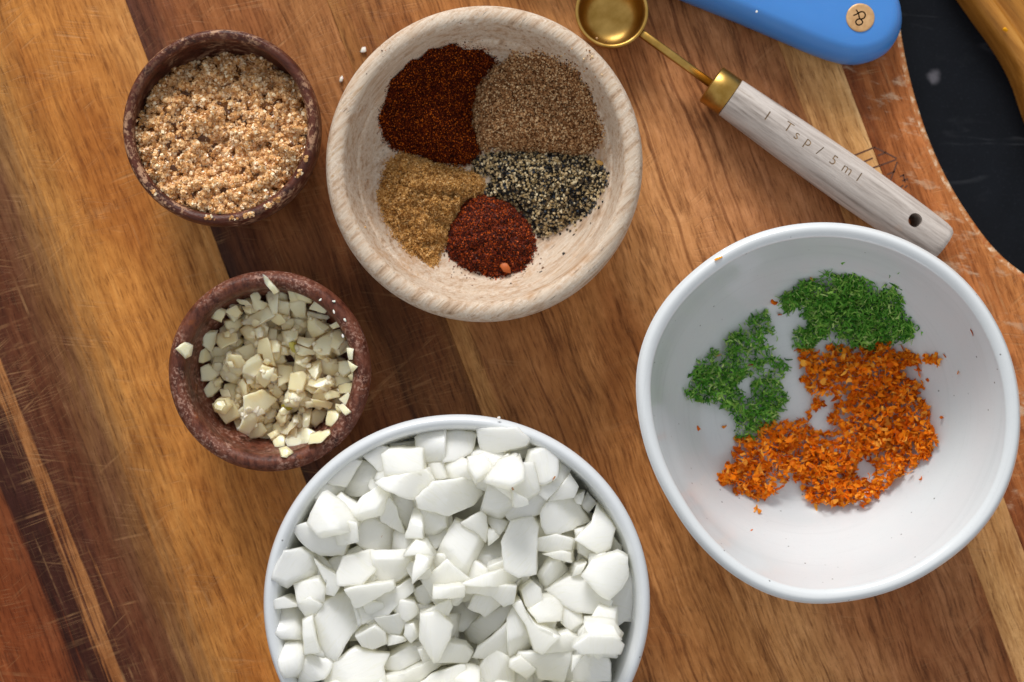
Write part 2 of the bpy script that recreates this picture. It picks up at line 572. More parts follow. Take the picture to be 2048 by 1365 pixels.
def glaze(name, tint, seed, ring=True):
    g = NT(name)
    co = objco(g)
    vo = g.n('ShaderNodeTexVoronoi', {'Vector': g.map(co, loc=(seed, 0, 0)), 'Scale': 240.0})
    rndv = g.n('ShaderNodeSeparateColor', {'Color': vo.outputs['Color']}).outputs[0]
    sp = g.math('MULTIPLY', g.step(vo.outputs['Distance'], 0.115, 0.05), g.step(rndv, 0.72, 0.78))
    sm = g.noise(co, 45.0, 4.0, 0.6)
    fine = g.noise(co, 1400.0, 2.0)
    c = g.mix(sm, col(tint), g.mix(1.0, col(tint), (0.94, 0.95, 0.96), 'MULTIPLY'))
    c = g.mix(g.math('MULTIPLY', g.step(fine, 0.6, 0.8), 0.16), c, col('#8d8f92'))
    c = g.mix(g.math('MULTIPLY', sp, 0.8), c, col('#4a4440'))
    sep = g.n('ShaderNodeSeparateXYZ', {0: co})
    rad_ = g.math('SQRT', g.math('ADD', g.math('MULTIPLY', sep.outputs[0], sep.outputs[0]), g.math('MULTIPLY', sep.outputs[1], sep.outputs[1])))
    comb = g.n('ShaderNodeCombineXYZ', {0: g.math('MULTIPLY', rad_, 900.0), 1: g.math('MULTIPLY', sep.outputs[0], 14.0), 2: g.math('MULTIPLY', sep.outputs[1], 14.0)})
    rings = g.noise(comb.outputs[0], 1.0, 3.0, 0.6)
    c = g.mix(g.math('MULTIPLY', g.step(rings, 0.52, 0.72), 0.12), c, col('#a9adae'))
    h = g.math('ADD', g.noise(co, 130.0, 2.0), g.math('MULTIPLY', rings, 0.35))
    g.bs(Base_Color=c, Roughness=0.22, Specular_IOR_Level=0.5, Coat_Weight=0.5, Coat_Roughness=0.08, Normal=g.bump(h, 0.14, 0.0006))
    return g.m


def place_bowl(name, cx, cy, zr, prof, mat, rmod=None, zmod=None):
    """A bowl whose rim (height zr) is centred on the photo pixel (cx, cy)."""
    me = lathe(name, prof, mat, 160, rmod, zmod)
    o = obj(name, me)
    x, y, _ = P(cx, cy, zr)
    o.location = (x, y, 0.0)
    return o, (x, y)


# zest bowl: an uneven hand-made rim
ZZ = 0.056
zc = (1657, 828)
ang, rad = [], []
Rz = pxs(385, ZZ)
for (px, py) in rim_zest_px:
    dx, dy = px - zc[0], -(py - zc[1])
    ang.append(math.atan2(dy, dx) % (2 * math.pi))
    rad.append(math.hypot(dx, dy) / 385.0)
oi = np.argsort(ang)
A_ = np.array(ang)[oi]
R_ = np.array(rad)[oi]
A_ = np.concatenate([A_ - 2 * math.pi, A_, A_ + 2 * math.pi])
R_ = np.concatenate([R_] * 3)
tt = np.linspace(0, 2 * math.pi, 361)
rr = np.interp(tt, A_, R_)
ker = np.hanning(25)
ker /= ker.sum()
rr = np.convolve(np.concatenate([rr[-41:-1], rr, rr[1:41]]), ker, 'same')[40:-40]


def rz_mod(t, z):
    k = np.interp(t % (2 * math.pi), tt, rr)
    b = min(1.0, max(0.0, z / ZZ)) ** 1.2
    return 1.0 + (k - 1.0) * b


glaze_z = glaze('speckled_glaze', '#d5d7d8', 1.0)
prof_z = catmull([(0.0, 0.004), (0.030, 0.004), (0.0315, 0.0), (0.036, 0.0), (0.038, 0.004), (0.052, 0.016), (0.0635, 0.035), (Rz - 0.0006, 0.0515), (Rz - 0.0004, 0.0545), (Rz - 0.0024, 0.0562),
                  (Rz - 0.0050, 0.0548), (Rz - 0.0064, 0.051), (0.0575, 0.034), (0.0480, 0.018), (0.0395, 0.0095), (0.030, 0.0072), (0.015, 0.0066), (0.0, 0.0065)], 5)
zest_bowl, zb_c = place_bowl('ceramic_bowl', zc[0], zc[1], ZZ, prof_z, glaze_z, rz_mod, lambda t, z: 0.0009 * math.sin(2 * t + 0.7) * max(0, z / ZZ) ** 2)
tag(zest_bowl, 'wide white ceramic bowl with uneven rim holding green and orange citrus zest', 'bowl')

# onion bowl
ZO = 0.056
Ro = pxs(386, ZO)
glaze_o = glaze('speckled_glaze_grey', '#d3d5d7', 4.0)
prof_o = catmull([(0.0, 0.004), (0.034, 0.004), (0.0355, 0.0), (0.041, 0.0), (0.043, 0.004), (0.058, 0.016), (0.0672, 0.035), (Ro - 0.0002, 0.0505), (Ro - 0.0002, 0.0542), (Ro - 0.0022, 0.0560),
                  (Ro - 0.0045, 0.0548), (Ro - 0.0056, 0.051), (0.0615, 0.034), (0.0540, 0.018), (0.0440, 0.0095), (0.030, 0.0072), (0.015, 0.0066), (0.0, 0.0065)], 5)
onion_bowl, ob_c = place_bowl('ceramic_bowl', 913, 1213, ZO, prof_o, glaze_o, lambda t, z: 1 + 0.006 * math.sin(2 * t + 1.0) + 0.004 * math.sin(3 * t), lambda t, z: 0.0004 * math.sin(3 * t))
tag(onion_bowl, 'white ceramic bowl with speckled rim heaped with diced white onion', 'bowl')

# spice bowl: thick whitewashed wood
ZS = 0.040
Rs = pxs(319, ZS)
white_wood = simple_wood('whitewashed_wood', [(0.26, '#8d7055'), (0.42, '#bda187'), (0.56, '#cfbda9'), (0.72, '#b59370')], -0.75, 380, 34, 0.62,
                         fleck=('#e4d9cc', (800, 800, 500), 0.4), fleck_lo=0.48, fleck_hi=0.64, bump=0.55, blotch=(50.0, 0.54, 0.74, '#b0804f', 0.5), gouge=0.45)
prof_s = catmull([(0.0, 0.0015), (0.030, 0.0015), (0.032, 0.0), (0.038, 0.0), (0.046, 0.006), (0.055, 0.018), (Rs - 0.0004, 0.030), (Rs, 0.035), (Rs - 0.0014, 0.0390), (Rs - 0.0042, 0.0402),
                  (Rs - 0.0068, 0.0392), (Rs - 0.0080, 0.0355), (0.0492, 0.0255), (0.0478, 0.0235), (0.0435, 0.0140), (0.037, 0.0095), (0.026, 0.0082), (0.012, 0.0078), (0.0, 0.0077)], 5)
spice_bowl, sb_c = place_bowl('wooden_bowl', 968, 325, ZS, prof_s, white_wood, lambda t, z: 1 + 0.004 * math.sin(2 * t + 0.4))
tag(spice_bowl, 'pale whitewashed wooden bowl with thick rim holding five piles of spices', 'bowl')

# sugar and garlic pinch bowls
dark_wood = simple_wood('dark_red_wood', [(0.28, '#2c1612'), (0.45, '#4b2419'), (0.6, '#5e3122'), (0.75, '#3c1e18')], 0.5, 240, 60, 0.42,
                        fleck=('#b98f70', (330, 330, 700), 0.85), fleck_lo=0.49, fleck_hi=0.60, bump=0.6)
red_wood = simple_wood('reddish_brown_wood', [(0.28, '#2e150e'), (0.43, '#532a1d'), (0.58, '#70402f'), (0.75, '#41200f')], 1.4, 330, 120, 0.42,
                       fleck=('#b89280', (700, 700, 700), 0.6), fleck_lo=0.5, fleck_hi=0.60, bump=0.6, blotch=(150.0, 0.62, 0.75, '#8a4a22', 0.6))
ZP = 0.040
Rp = pxs(196, ZP)
prof_p = catmull([(0.0, 0.0012), (0.018, 0.0012), (0.0195, 0.0), (0.0235, 0.0), (0.0290, 0.006), (0.0345, 0.017), (0.0366, 0.027), (Rp + 0.0004, 0.0345), (Rp - 0.0002, 0.0385), (Rp - 0.0016, 0.0400),
                  (Rp - 0.0034, 0.0392), (Rp - 0.0041, 0.0368), (Rp - 0.0032, 0.030), (0.0318, 0.020), (0.0270, 0.010), (0.018, 0.0062), (0.008, 0.0058), (0.0, 0.0057)], 5)
sugar_bowl, su_c = place_bowl('pinch_bowl', 439, 253, ZP, prof_p, dark_wood, lambda t, z: 1 + 0.004 * math.sin(2 * t))
tag(sugar_bowl, 'small dark scuffed wooden pinch bowl filled with brown sugar', 'bowl')
ZG = 0.036
Rg = pxs(203, ZG)
prof_g = catmull([(0.0, 0.0012), (0.018, 0.0012), (0.0195, 0.0), (0.0235, 0.0), (0.0300, 0.006), (0.0355, 0.017), (Rg - 0.0006, 0.027), (Rg, 0.0318), (Rg - 0.0015, 0.0350), (Rg - 0.0036, 0.0360),
                  (Rg - 0.0058, 0.0346), (Rg - 0.0068, 0.0315), (0.0312, 0.0235), (0.0280, 0.013), (0.0240, 0.0085), (0.016, 0.0062), (0.008, 0.0058), (0.0, 0.0057)], 5)
garlic_bowl, ga_c = place_bowl('pinch_bowl', 536, 743, ZG, prof_g, red_wood, lambda t, z: 1 + 0.004 * math.sin(2 * t + 2))
tag(garlic_bowl, 'small reddish brown wooden pinch bowl with rounded rim holding chopped garlic', 'bowl')


def inner_profile(prof):
    """The inside surface height as a function of radius."""
    zs = [p[1] for p in prof]
    i0 = int(np.argmax(zs))
    pts = sorted([(p[0], p[1]) for p in prof[i0:]])
    return np.array([p[0] for p in pts]), np.array([p[1] for p in pts])


# ------------------------------------------------------------------ heaps of chopped pieces
class Heap:
    def __init__(self, centre, prof, half, res):
        self.cx, self.cy = centre
        self.res = res
        n = int(2 * half / res) + 1
        ax = (np.arange(n) - n // 2) * res
        self.x, self.y = np.meshgrid(ax, ax)
        self.n = n
        r = np.hypot(self.x, self.y)
        ri, zi = inner_profile(prof)
        self.h = np.interp(r, ri, zi, right=zi[-1])
        self.r = r
        self.base = self.h.copy()

    def drop(self, poly, thick, jitter, slope_max, pct=90, shrink=0.82, dome=0.0, tilt=None):
        """poly: world xy around absolute coordinates. Returns (centre, matrix rows sx, sy, z0, local poly)."""
        poly = np.asarray(poly, float)
        c = poly.mean(0)
        lp = poly - c
        gx, gy = self.x + self.cx - c[0], self.y + self.cy - c[1]
        lo, hi = lp.min(0), lp.max(0)
        sel = (gx >= lo[0]) & (gx <= hi[0]) & (gy >= lo[1]) & (gy <= hi[1])
        iy, ix = np.nonzero(sel)
        if len(iy) == 0:
            return None
        qx, qy = gx[iy, ix], gy[iy, ix]
        inside = np.zeros(len(qx), bool)
        k = len(lp)
        j = k - 1
        for i in range(k):
            xi, yi, xj, yj = *lp[i], *lp[j]
            cond = ((yi > qy) != (yj > qy)) & (qx < (xj - xi) * (qy - yi) / (yj - yi + 1e-15) + xi)
            inside ^= cond
            j = i
        iy, ix, qx, qy = iy[inside], ix[inside], qx[inside], qy[inside]
        if len(iy) < 4:
            return None
        hh = self.h[iy, ix]
        if tilt is None:
            M = np.stack([qx, qy, np.ones_like(qx)], 1)
            sx, sy, _ = np.linalg.lstsq(M, hh, rcond=None)[0]
            sx, sy = sx + rng.normal(0, jitter), sy + rng.normal(0, jitter)
        else:
            sx, sy = tilt
        sl = math.hypot(sx, sy)
        if sl > slope_max:
            sx, sy = sx * slope_max / sl, sy * slope_max / sl
        plane = sx * qx + sy * qy
        core = (np.abs(qx) < 0.8 * max(-lo[0], hi[0])) & (np.abs(qy) < 0.8 * max(-lo[1], hi[1]))
        d = (hh - plane)[core] if core.sum() > 3 else (hh - plane)
        z0 = np.percentile(d, pct)
        self.h[iy, ix] = np.maximum(hh, z0 + plane + thick * 0.92)
        return c, lp, sx, sy, z0


def densify(lp, step):
    out = []
    n = len(lp)
    for i in range(n):
        a, b = lp[i], lp[(i + 1) % n]
        k = max(1, int(np.linalg.norm(b - a) / step))
        for j in range(k):
            t = j / k
            out.append(a + (b - a) * t)
    return np.array(out)


def chunk_mesh(name, lp, thick, sx, sy, mat, shrink, dome, bend, rough_amp, step, wedge=0.0, facet=False):
    """A cut piece: traced outline, narrower underside (or, with wedge, a narrower slanting top), softened edges, curved faces."""
    ring = densify(lp, step)
    n = len(ring)
    cen = ring.mean(0)
    d = ring - cen
    size = np.abs(d).max()
    jit = rng.normal(0, rough_amp, (n, 2))
    off = rng.normal(0, 0.10 * thick, 2)
    ba = rng.uniform(0, math.pi)
    bd = np.array([math.cos(ba), math.sin(ba)])
    ta = rng.uniform(0, 2 * math.pi)
    rmin = np.linalg.norm(d, axis=1).min()
    toff = np.array([math.cos(ta), math.sin(ta)]) * wedge * size * 0.85
    ts = 1.0 - wedge * (1.0 if rmin > 0.45 * size else 0.0)
    toff = toff * (1.0 if rmin > 0.45 * size else 0.0)
    V, F = [], []
    bev = min(0.18 * thick, 0.0009, 0.2 * rmin)
    rel = bev / max(size, 1e-6)
    prof = [(shrink * 0.9, 0.0, 1, 0), (shrink, bev, 1, 0), (0.5 + shrink * 0.5, thick * 0.3, .6, 0), (1.0, thick * 0.55 if wedge > 0.02 else thick - bev * 1.5, 0, 0),
            (ts + (1 - ts) * 0.12, thick - bev, 0, .85), (ts - rel * 0.3, thick - bev * 0.35, 0, 1), (ts - rel * 1.1, thick, 0, 1), (ts * 0.8, thick, 0, 1), (ts * 0.6, thick, 0, 1), (ts * 0.4, thick, 0, 1), (ts * 0.2, thick, 0, 1)]
    fa = rng.uniform(0, 2 * math.pi)
    fd = np.array([math.cos(fa), math.sin(fa)])
    fc, fs = rng.uniform(-0.35, 0.45), (rng.uniform(0.25, 0.9) if facet else 0.0) * size / thick

    def topcut(p):
        q = (p - cen) / max(size, 1e-6)
        return -min(0.7, max(0.0, float(q @ fd) - fc) * fs)

    for sc_, z, ofw, tw in prof:
        q = cen + d * sc_ + jit * min(1.0, sc_) + off * ofw + toff * tw
        for p in q:
            rel2 = (p - cen) / max(size, 1e-6)
            rr2 = float(rel2 @ rel2)
            zz = z + ((dome * thick * (1 - min(rr2, 1.4)) + topcut(p) * thick * min(1.0, (z / thick - 0.4) / 0.5)) if z > thick * 0.4 else 0.0) + bend * thick * float((rel2 @ bd) ** 2)
            V.append((p[0], p[1], zz + sx * p[0] + sy * p[1]))
    top_c = len(V)
    tc = cen + toff
    rt = toff / max(size, 1e-6)
    V.append((tc[0], tc[1], thick + topcut(tc) * thick + dome * thick * (1 - min(float(rt @ rt), 1.4)) + bend * thick * float((rt @ bd) ** 2) + sx * tc[0] + sy * tc[1]))
    bot_c = len(V)
    V.append((cen[0] + off[0], cen[1] + off[1], 0 + sx * cen[0] + sy * cen[1]))
    L = len(prof)
    for i in range(L - 1):
        for j in range(n):
            F.append((i * n + j, i * n + (j + 1) % n, (i + 1) * n + (j + 1) % n, (i + 1) * n + j))
    for j in range(n):
        F.append(((L - 1) * n + j, (L - 1) * n + (j + 1) % n, top_c))
        F.append(((j + 1) % n, j, bot_c))
    return py_mesh(name, V, F, mat, True)


def orient(poly):
    a = np.asarray(poly, float)
    s = np.sum(a[:, 0] * np.roll(a[:, 1], -1) - np.roll(a[:, 0], -1) * a[:, 1])
    return a if s > 0 else a[::-1]


def piece_label(hp, what, lp, c, a0, a1, rwall, where):
    """Says which piece by its size, its shape and whether it lies at the wall or in the middle of the heap."""
    x, y = lp[:, 0], lp[:, 1]
    area = 0.5 * abs(float(np.sum(x * np.roll(y, -1) - np.roll(x, -1) * y)))
    ev = np.linalg.eigvalsh(np.cov(lp.T))
    size = 'small' if area < a0 else ('medium' if area < a1 else 'large')
    shape = 'long narrow' if ev[1] > 4.2 * ev[0] else 'blocky'
    r = math.hypot(c[0] - hp.cx, c[1] - hp.cy)
    place = 'by the wall of the' if r > rwall else ('in the very middle of the' if r < rwall * 0.45 else 'partway out from the middle of the')
    return '%s %s %s %s %s' % (size, shape, what, place, where)


def rand_poly(c, r, k=None, aspect=None):
    k = k or rng.integers(4, 7)
    th = np.sort((np.arange(k) + rng.uniform(-0.28, 0.28, k)) / k * 2 * math.pi)
    rad_ = r * rng.uniform(0.8, 1.15, k)
    asp = aspect or rng.uniform(0.65, 1.0)
    p = np.stack([rad_ * np.cos(th), rad_ * np.sin(th) * asp], 1)
    a = rng.uniform(0, 2 * math.pi)
    R = np.array([[math.cos(a), -math.sin(a)], [math.sin(a), math.cos(a)]])
    return p @ R.T + np.array(c)


def piece_material(name, c0, c1, c2, sss_scale, rough, radius, coat=0.3, wt=0.55, vein=0.5):
    g = NT(name)
    co = objco(g)
    rnd = g.n('ShaderNodeObjectInfo').outputs['Random']
    c = g.mix(rnd, col(c0), col(c1))
    n = g.noise(co, 140.0, 3.0)
    c = g.mix(g.math('MULTIPLY', g.step(n, 0.5, 0.72), 0.5), c, col(c2))
    vr = g.n('ShaderNodeVectorRotate', {'Vector': co, 'Angle': g.math('MULTIPLY', rnd, 6.28)}, rotation_type='Z_AXIS').outputs[0]
    vr = g.vmath('ADD', vr, g.vmath('MULTIPLY', g.n('ShaderNodeTexNoise', {'Vector': co, 'Scale': 120.0}).outputs['Color'], (0.002, 0.002, 0)))
    f = g.noise(g.map(vr, sc=(1300, 90, 500)), 1.0, 2.0)
    c = g.mix(g.math('MULTIPLY', g.step(f, 0.5, 0.72), vein), c, g.mix(1.0, c, (0.93, 0.93, 0.86), 'MULTIPLY'))
    nrm = g.bump(f, 0.3, 0.0003)
    g.bs(Base_Color=c, Roughness=rough, Subsurface_Weight=1.0, Subsurface_Scale=sss_scale, Subsurface_Radius=radius, Coat_Weight=coat, Coat_Roughness=0.12, Normal=nrm)
    tr = g.n('ShaderNodeBsdfTranslucent', {'Color': g.mix(1.0, c, (*radius, 1), 'MULTIPLY'), 'Normal': nrm})
    mx = g.n('ShaderNodeMixShader', {0: wt, 1: g.b.outputs[0], 2: tr.outputs[0]})
    out = g.t.nodes['Material Output']
    g.t.links.new(mx.outputs[0], out.inputs['Surface'])
    return g.m


onion_mat = piece_material('onion_flesh', '#fffffb', '#fffef7', '#fffdf0', 0.0034, 0.30, (1.0, 0.985, 0.94), 0.25, 0.30)
T = {1: (530, 840), 2: (900, 840), 3: (530, 1098), 4: (900, 1098)}
TS = 400 / 2045.0
ONION = [
    (1, 1, [(540, 590), (860, 390), (980, 430), (820, 690), (700, 660)]),
    (1, 0, [(430, 790), (570, 630), (800, 700), (740, 820), (560, 880)]),
    (1, 1, [(980, 350), (1130, 255), (1260, 290), (1220, 560), (1150, 510)]),
    (1, 0, [(1260, 260), (1530, 230), (1540, 330), (1260, 340)]),
    (1, 1, [(1530, 190), (1620, 120), (1840, 90), (1830, 420), (1620, 460), (1540, 290)]),
    (1, 3, [(1210, 350), (1280, 300), (1605, 290), (1620, 560), (1420, 580), (1240, 560)]),
    (1, 2, [(1150, 620), (1230, 580), (1640, 500), (1730, 620), (1560, 800), (1490, 790), (1250, 690)]),
    (1, 2, [(980, 440), (1110, 490), (1230, 570), (1160, 660), (1000, 790), (740, 820), (800, 720)]),
    (1, 2, [(1010, 780), (1210, 660), (1280, 800), (1180, 950), (900, 1030), (860, 960)]),
    (1, 3, [(605, 745), (770, 850), (920, 1030), (900, 1100), (600, 1170), (465, 1050), (510, 930)]),
    (1, 2, [(270, 1090), (440, 1055), (600, 1165), (860, 1180), (800, 1365), (560, 1390), (390, 1270)]),
    (1, 3, [(1180, 930), (1280, 790), (1340, 890), (1430, 1180), (1190, 1030)]),
    (1, 1, [(1250, 690), (1490, 790), (1580, 870), (1440, 1160), (1340, 890)]),
    (1, 2, [(1590, 880), (1860, 920), (1860, 1110), (1660, 1240), (1590, 1140)]),
    (1, 1, [(1530, 900), (1610, 890), (1620, 1180), (1440, 1190)]),
    (1, 3, [(1570, 780), (1650, 700), (1740, 620), (2045, 580), (2225, 640), (2225, 760), (2120, 870), (1880, 960), (1600, 880)]),
    (1, 2, [(930, 1060), (1090, 1000), (1190, 1050), (1420, 1170), (1400, 1330), (1100, 1365), (930, 1250)]),
    (1, 3, [(1440, 1350), (1560, 1200), (1650, 1230), (1735, 1350), (1590, 1330)]),
    (1, 2, [(1840, 460), (2000, 380), (2200, 470), (2120, 600), (1870, 590)]),
    (1, 1, [(1650, 460), (1840, 430), (1870, 600), (1730, 620), (1640, 510)]),
    (2, 2, [(-60, 150), (60, 110), (270, 150), (220, 330), (70, 420), (-70, 430)]),
    (2, 3, [(280, 90), (680, 75), (710, 110), (805, 190), (770, 260), (560, 310), (370, 380), (320, 280)]),
    (2, 2, [(190, 370), (340, 330), (470, 510), (400, 530), (270, 600), (190, 470)]),
    (2, 2, [(540, 400), (710, 340), (755, 450), (755, 580), (600, 660), (400, 600)]),
    (2, 3, [(800, 310), (950, 275), (1115, 330), (1090, 590), (960, 650), (760, 670), (710, 630), (770, 420)]),
    (2, 2, [(1110, 420), (1230, 490), (1220, 550), (1060, 740), (990, 810), (880, 720), (890, 670), (1050, 630)]),
    (2, 0, [(1000, 830), (1230, 560), (1310, 690), (1270, 800)]),
    (2, 0, [(1270, 800), (1390, 750), (1350, 890), (1300, 870)]),
    (2, 3, [(930, 960), (990, 850), (1120, 785), (1250, 800), (1340, 900), (1450, 1070), (1300, 1110), (1110, 1170), (990, 1165), (940, 1080)]),
    (2, 1, [(1340, 890), (1415, 765), (1510, 890), (1430, 990)]),
    (2, 2, [(1510, 900), (1650, 1060), (1690, 1120), (1640, 1320), (1520, 1365), (1280, 1210), (1450, 1060)]),
    (2, 2, [(560, 970), (700, 680), (830, 680), (1000, 820), (930, 960), (830, 1000), (620, 1040)]),
    (2, 3, [(385, 620), (540, 660), (640, 780), (660, 850), (510, 1020), (310, 940), (360, 760)]),
    (2, 2, [(640, 680), (790, 770), (790, 820), (660, 850)]),
    (2, 3, [(620, 1050), (840, 1000), (900, 1100), (880, 1365), (870, 1549), (700, 1570), (560, 1499), (535, 1240)]),
    (2, 3, [(60, 1030), (210, 1090), (370, 1170), (330, 1300), (160, 1590), (-30, 1600), (-200, 1540), (-70, 1250)]),
    (2, 2, [(130, 1040), (330, 930), (375, 1000), (390, 1170), (360, 1260), (250, 1130), (120, 1060)]),
    (2, 1, [(390, 1110), (450, 1120), (510, 1190), (390, 1290)]),
    (2, 1, [(900, 1220), (1090, 1170), (1260, 1230), (1240, 1330), (1100, 1365), (900, 1350)]),
    (2, 1, [(1660, 1190), (1770, 1320), (1760, 1400), (1620, 1340)]),
    (2, 0, [(380, 980), (520, 1020), (600, 1050), (560, 1110), (500, 1190), (390, 1060)]),
    (2, 0, [(540, 400), (560, 310), (760, 260), (880, 290), (800, 400), (680, 420)]),
    (4, 3, [(1345, 240), (1450, 90), (1600, 50), (1700, 20), (1800, 80), (1815, 260), (1740, 370), (1610, 475), (1560, 450)]),
    (4, 2, [(1820, 250), (1880, 300), (1895, 765), (1785, 750), (1720, 800), (1600, 660), (1640, 480), (1750, 360)]),
    (4, 2, [(985, 440), (1230, 300), (1340, 250), (1560, 460), (1640, 500), (1590, 640), (1300, 635), (1160, 575), (1060, 490)]),
    (4, 2, [(950, 60), (1130, 20), (1235, 50), (1245, 150), (1130, 120)]),
    (4, 1, [(1010, 120), (1110, 110), (1220, 280), (950, 440), (900, 290)]),
    (4, 3, [(730, 420), (830, 325), (920, 400), (960, 560), (850, 650), (770, 560)]),
    (4, 3, [(960, 500), (1060, 500), (1160, 560), (1140, 720), (900, 720), (800, 600)]),
    (4, 2, [(640, 560), (740, 520), (780, 620), (880, 740), (1110, 830), (940, 1020), (860, 990), (780, 760)]),
    (4, 1, [(580, 700), (660, 580), (860, 990), (700, 1120), (600, 1100)]),
    (4, 1, [(1150, 590), (1340, 650), (1360, 740), (1220, 830), (1140, 760)]),
    (4, 1, [(1230, 840), (1370, 740), (1640, 760), (1720, 850), (1690, 950), (1320, 910)]),
    (4, 1, [(1350, 650), (1620, 670), (1700, 800), (1370, 750)]),
    (4, 0, [(1170, 1340), (1200, 1180), (1270, 1040), (1400, 980), (1550, 1030), (1640, 1180), (1640, 1365), (1170, 1390)]),
    (4, 2, [(1010, 860), (1200, 830), (1310, 890), (1310, 1020), (1240, 1020), (960, 1040)]),
    (4, 3, [(710, 1050), (900, 1040), (1240, 985), (1220, 1110), (1160, 1365), (900, 1330), (860, 1200), (680, 1110)]),
    (4, 2, [(620, 1120), (720, 1080), (900, 1240), (790, 1340), (600, 1200)]),
    (4, 3, [(310, 1350), (400, 1290), (500, 1230), (640, 1260), (790, 1365), (700, 1440), (330, 1440)]),
    (4, 2, [(590, 730), (590, 1140), (230, 1110), (290, 1000), (470, 850)]),
    (4, 3, [(640, 550), (640, 640), (520, 800), (300, 1000), (210, 990), (130, 880), (350, 700)]),
    (4, 3, [(190, 580), (260, 440), (420, 450), (540, 560), (360, 680)]),
    (4, 2, [(130, 330), (660, 350), (640, 530), (540, 560), (420, 450), (260, 420), (20, 400)]),
    (4, 2, [(130, 300), (350, 220), (560, 180), (720, 270), (650, 350), (300, 330)]),
    (4, 2, [(0, 600), (140, 600), (340, 700), (130, 880), (0, 850)]),
    (4, 1, [(20, 1280), (200, 1180), (300, 1200), (310, 1320), (240, 1400), (0, 1400)]),
    (4, 1, [(1240, 1020), (1320, 1020), (1220, 1170)]),
    (4, 1, [(1250, 280), (1290, 160), (1400, 140), (1330, 250)]),
    (3, 3, [(1610, 620), (1780, 590), (1930, 740), (1900, 850), (1800, 1060), (1740, 1100), (1600, 880)]),
    (3, 3, [(1740, 1100), (1900, 930), (2045, 970), (2120, 1060), (2060, 1170), (1870, 1120)]),
    (3, 3, [(80, 320), (110, 200), (200, 20), (380, 0), (500, 100), (540, 220), (480, 300), (300, 350), (230, 390)]),
    (3, 2, [(500, 110), (640, 200), (760, 260), (770, 370), (720, 460), (640, 450), (640, 340)]),
    (3, 1, [(290, 370), (540, 300), (630, 400), (600, 540), (440, 560), (340, 560)]),
    (3, 0, [(340, 560), (470, 480), (600, 560), (510, 680), (420, 720)]),
    (3, 3, [(850, 370), (960, 340), (1310, 300), (1330, 370), (1240, 420), (1000, 550), (950, 570)]),
    (3, 3, [(600, 560), (730, 480), (850, 460), (940, 570), (1010, 740), (880, 870), (740, 1120), (630, 1080), (560, 950), (515, 700)]),
    (3, 2, [(100, 510), (200, 490), (350, 590), (110, 600)]),
    (3, 3, [(110, 590), (310, 600), (370, 720), (410, 950), (200, 940), (20, 880), (70, 760)]),
    (3, 2, [(145, 1130), (210, 970), (360, 970), (430, 1100), (400, 1240), (330, 1330), (210, 1330)]),
    (3, 2, [(410, 720), (500, 670), (540, 850), (580, 1010), (430, 1050)]),
    (3, 1, [(430, 1060), (600, 1050), (740, 1130), (620, 1300), (450, 1365), (340, 1365)]),
    (3, 3, [(610, 1240), (740, 1130), (920, 1010), (1140, 1070), (1260, 1080), (1200, 1200), (1250, 1365), (640, 1420)]),
    (3, 2, [(770, 330), (770, 200), (820, 60), (1100, 0), (1200, 150), (1000, 330)]),
    (3, 2, [(1100, 0), (1560, 0), (1540, 200), (1340, 330), (1050, 340)]),
    (3, 1, [(1560, 0), (1700, 40), (1670, 160), (1530, 290)]),
    (3, 2, [(960, 560), (1240, 430), (1480, 310), (1520, 430), (1350, 560), (1280, 640), (1130, 690), (1020, 740)]),
    (3, 3, [(1520, 430), (1650, 330), (1740, 400), (1740, 480), (1640, 590), (1560, 540)]),
    (3, 3, [(1290, 600), (1400, 500), (1540, 540), (1580, 640), (1450, 720)]),
    (3, 3, [(1130, 690), (1390, 640), (1450, 730), (1380, 870), (1260, 860), (1190, 810)]),
    (3, 3, [(1440, 760), (1530, 740), (1580, 870), (1500, 960), (1430, 870)]),
    (3, 1, [(940, 870), (1140, 760), (1230, 850), (1250, 960), (1100, 1020), (1000, 980)]),
    (3, 1, [(1250, 870), (1430, 890), (1450, 940), (1260, 990)]),
    (3, 3, [(1190, 1190), (1280, 1110), (1470, 1000), (1640, 980), (1700, 1080), (1370, 1250), (1210, 1250)]),
    (3, 2, [(1250, 1280), (1380, 1260), (1750, 1100), (1870, 1130), (1700, 1250), (1560, 1365), (1270, 1380)]),
    (3, 2, [(1560, 1365), (1700, 1250), (1940, 1170), (2045, 1160), (2060, 1280), (1800, 1440)]),
    (3, 1, [(1750, 330), (2045, 300), (2045, 430), (1750, 440)]),
    (3, 1, [(1640, 590), (1900, 470), (1920, 560), (1880, 640), (1620, 620)]),
]
heap = Heap(ob_c, prof_o, 0.072, 0.0006)
ON_GROUP = 'diced onion chunks in the white bowl'


def add_onion(poly, thick, jitter=0.12, smax=0.5, pct=55):
    poly = orient(poly)
    pc = poly.mean(0)
    poly = pc + (poly - pc) * 1.07
    shr = rng.uniform(0.92, 1.06)
    dome = rng.uniform(0.0, 0.07)
    r = heap.drop(poly, thick, jitter, smax, pct)
    if r is None:
        return
    c, lp, sx, sy, z0 = r
    me = chunk_mesh('onion_chunk', lp, thick, sx, sy, onion_mat, shr, dome, rng.uniform(-0.5, 0.1), 0.00012, 0.0019, wedge=max(0.0, rng.uniform(-0.3, 0.22)), facet=rng.uniform() < 0.75)
    o = obj('onion_chunk', me)
    o.location = (c[0], c[1], z0)
    tag(o, piece_label(heap, 'white onion chunk', lp, c, 0.00011, 0.00019, 0.048, 'speckled white bowl'), 'onion', ON_GROUP)
    return o


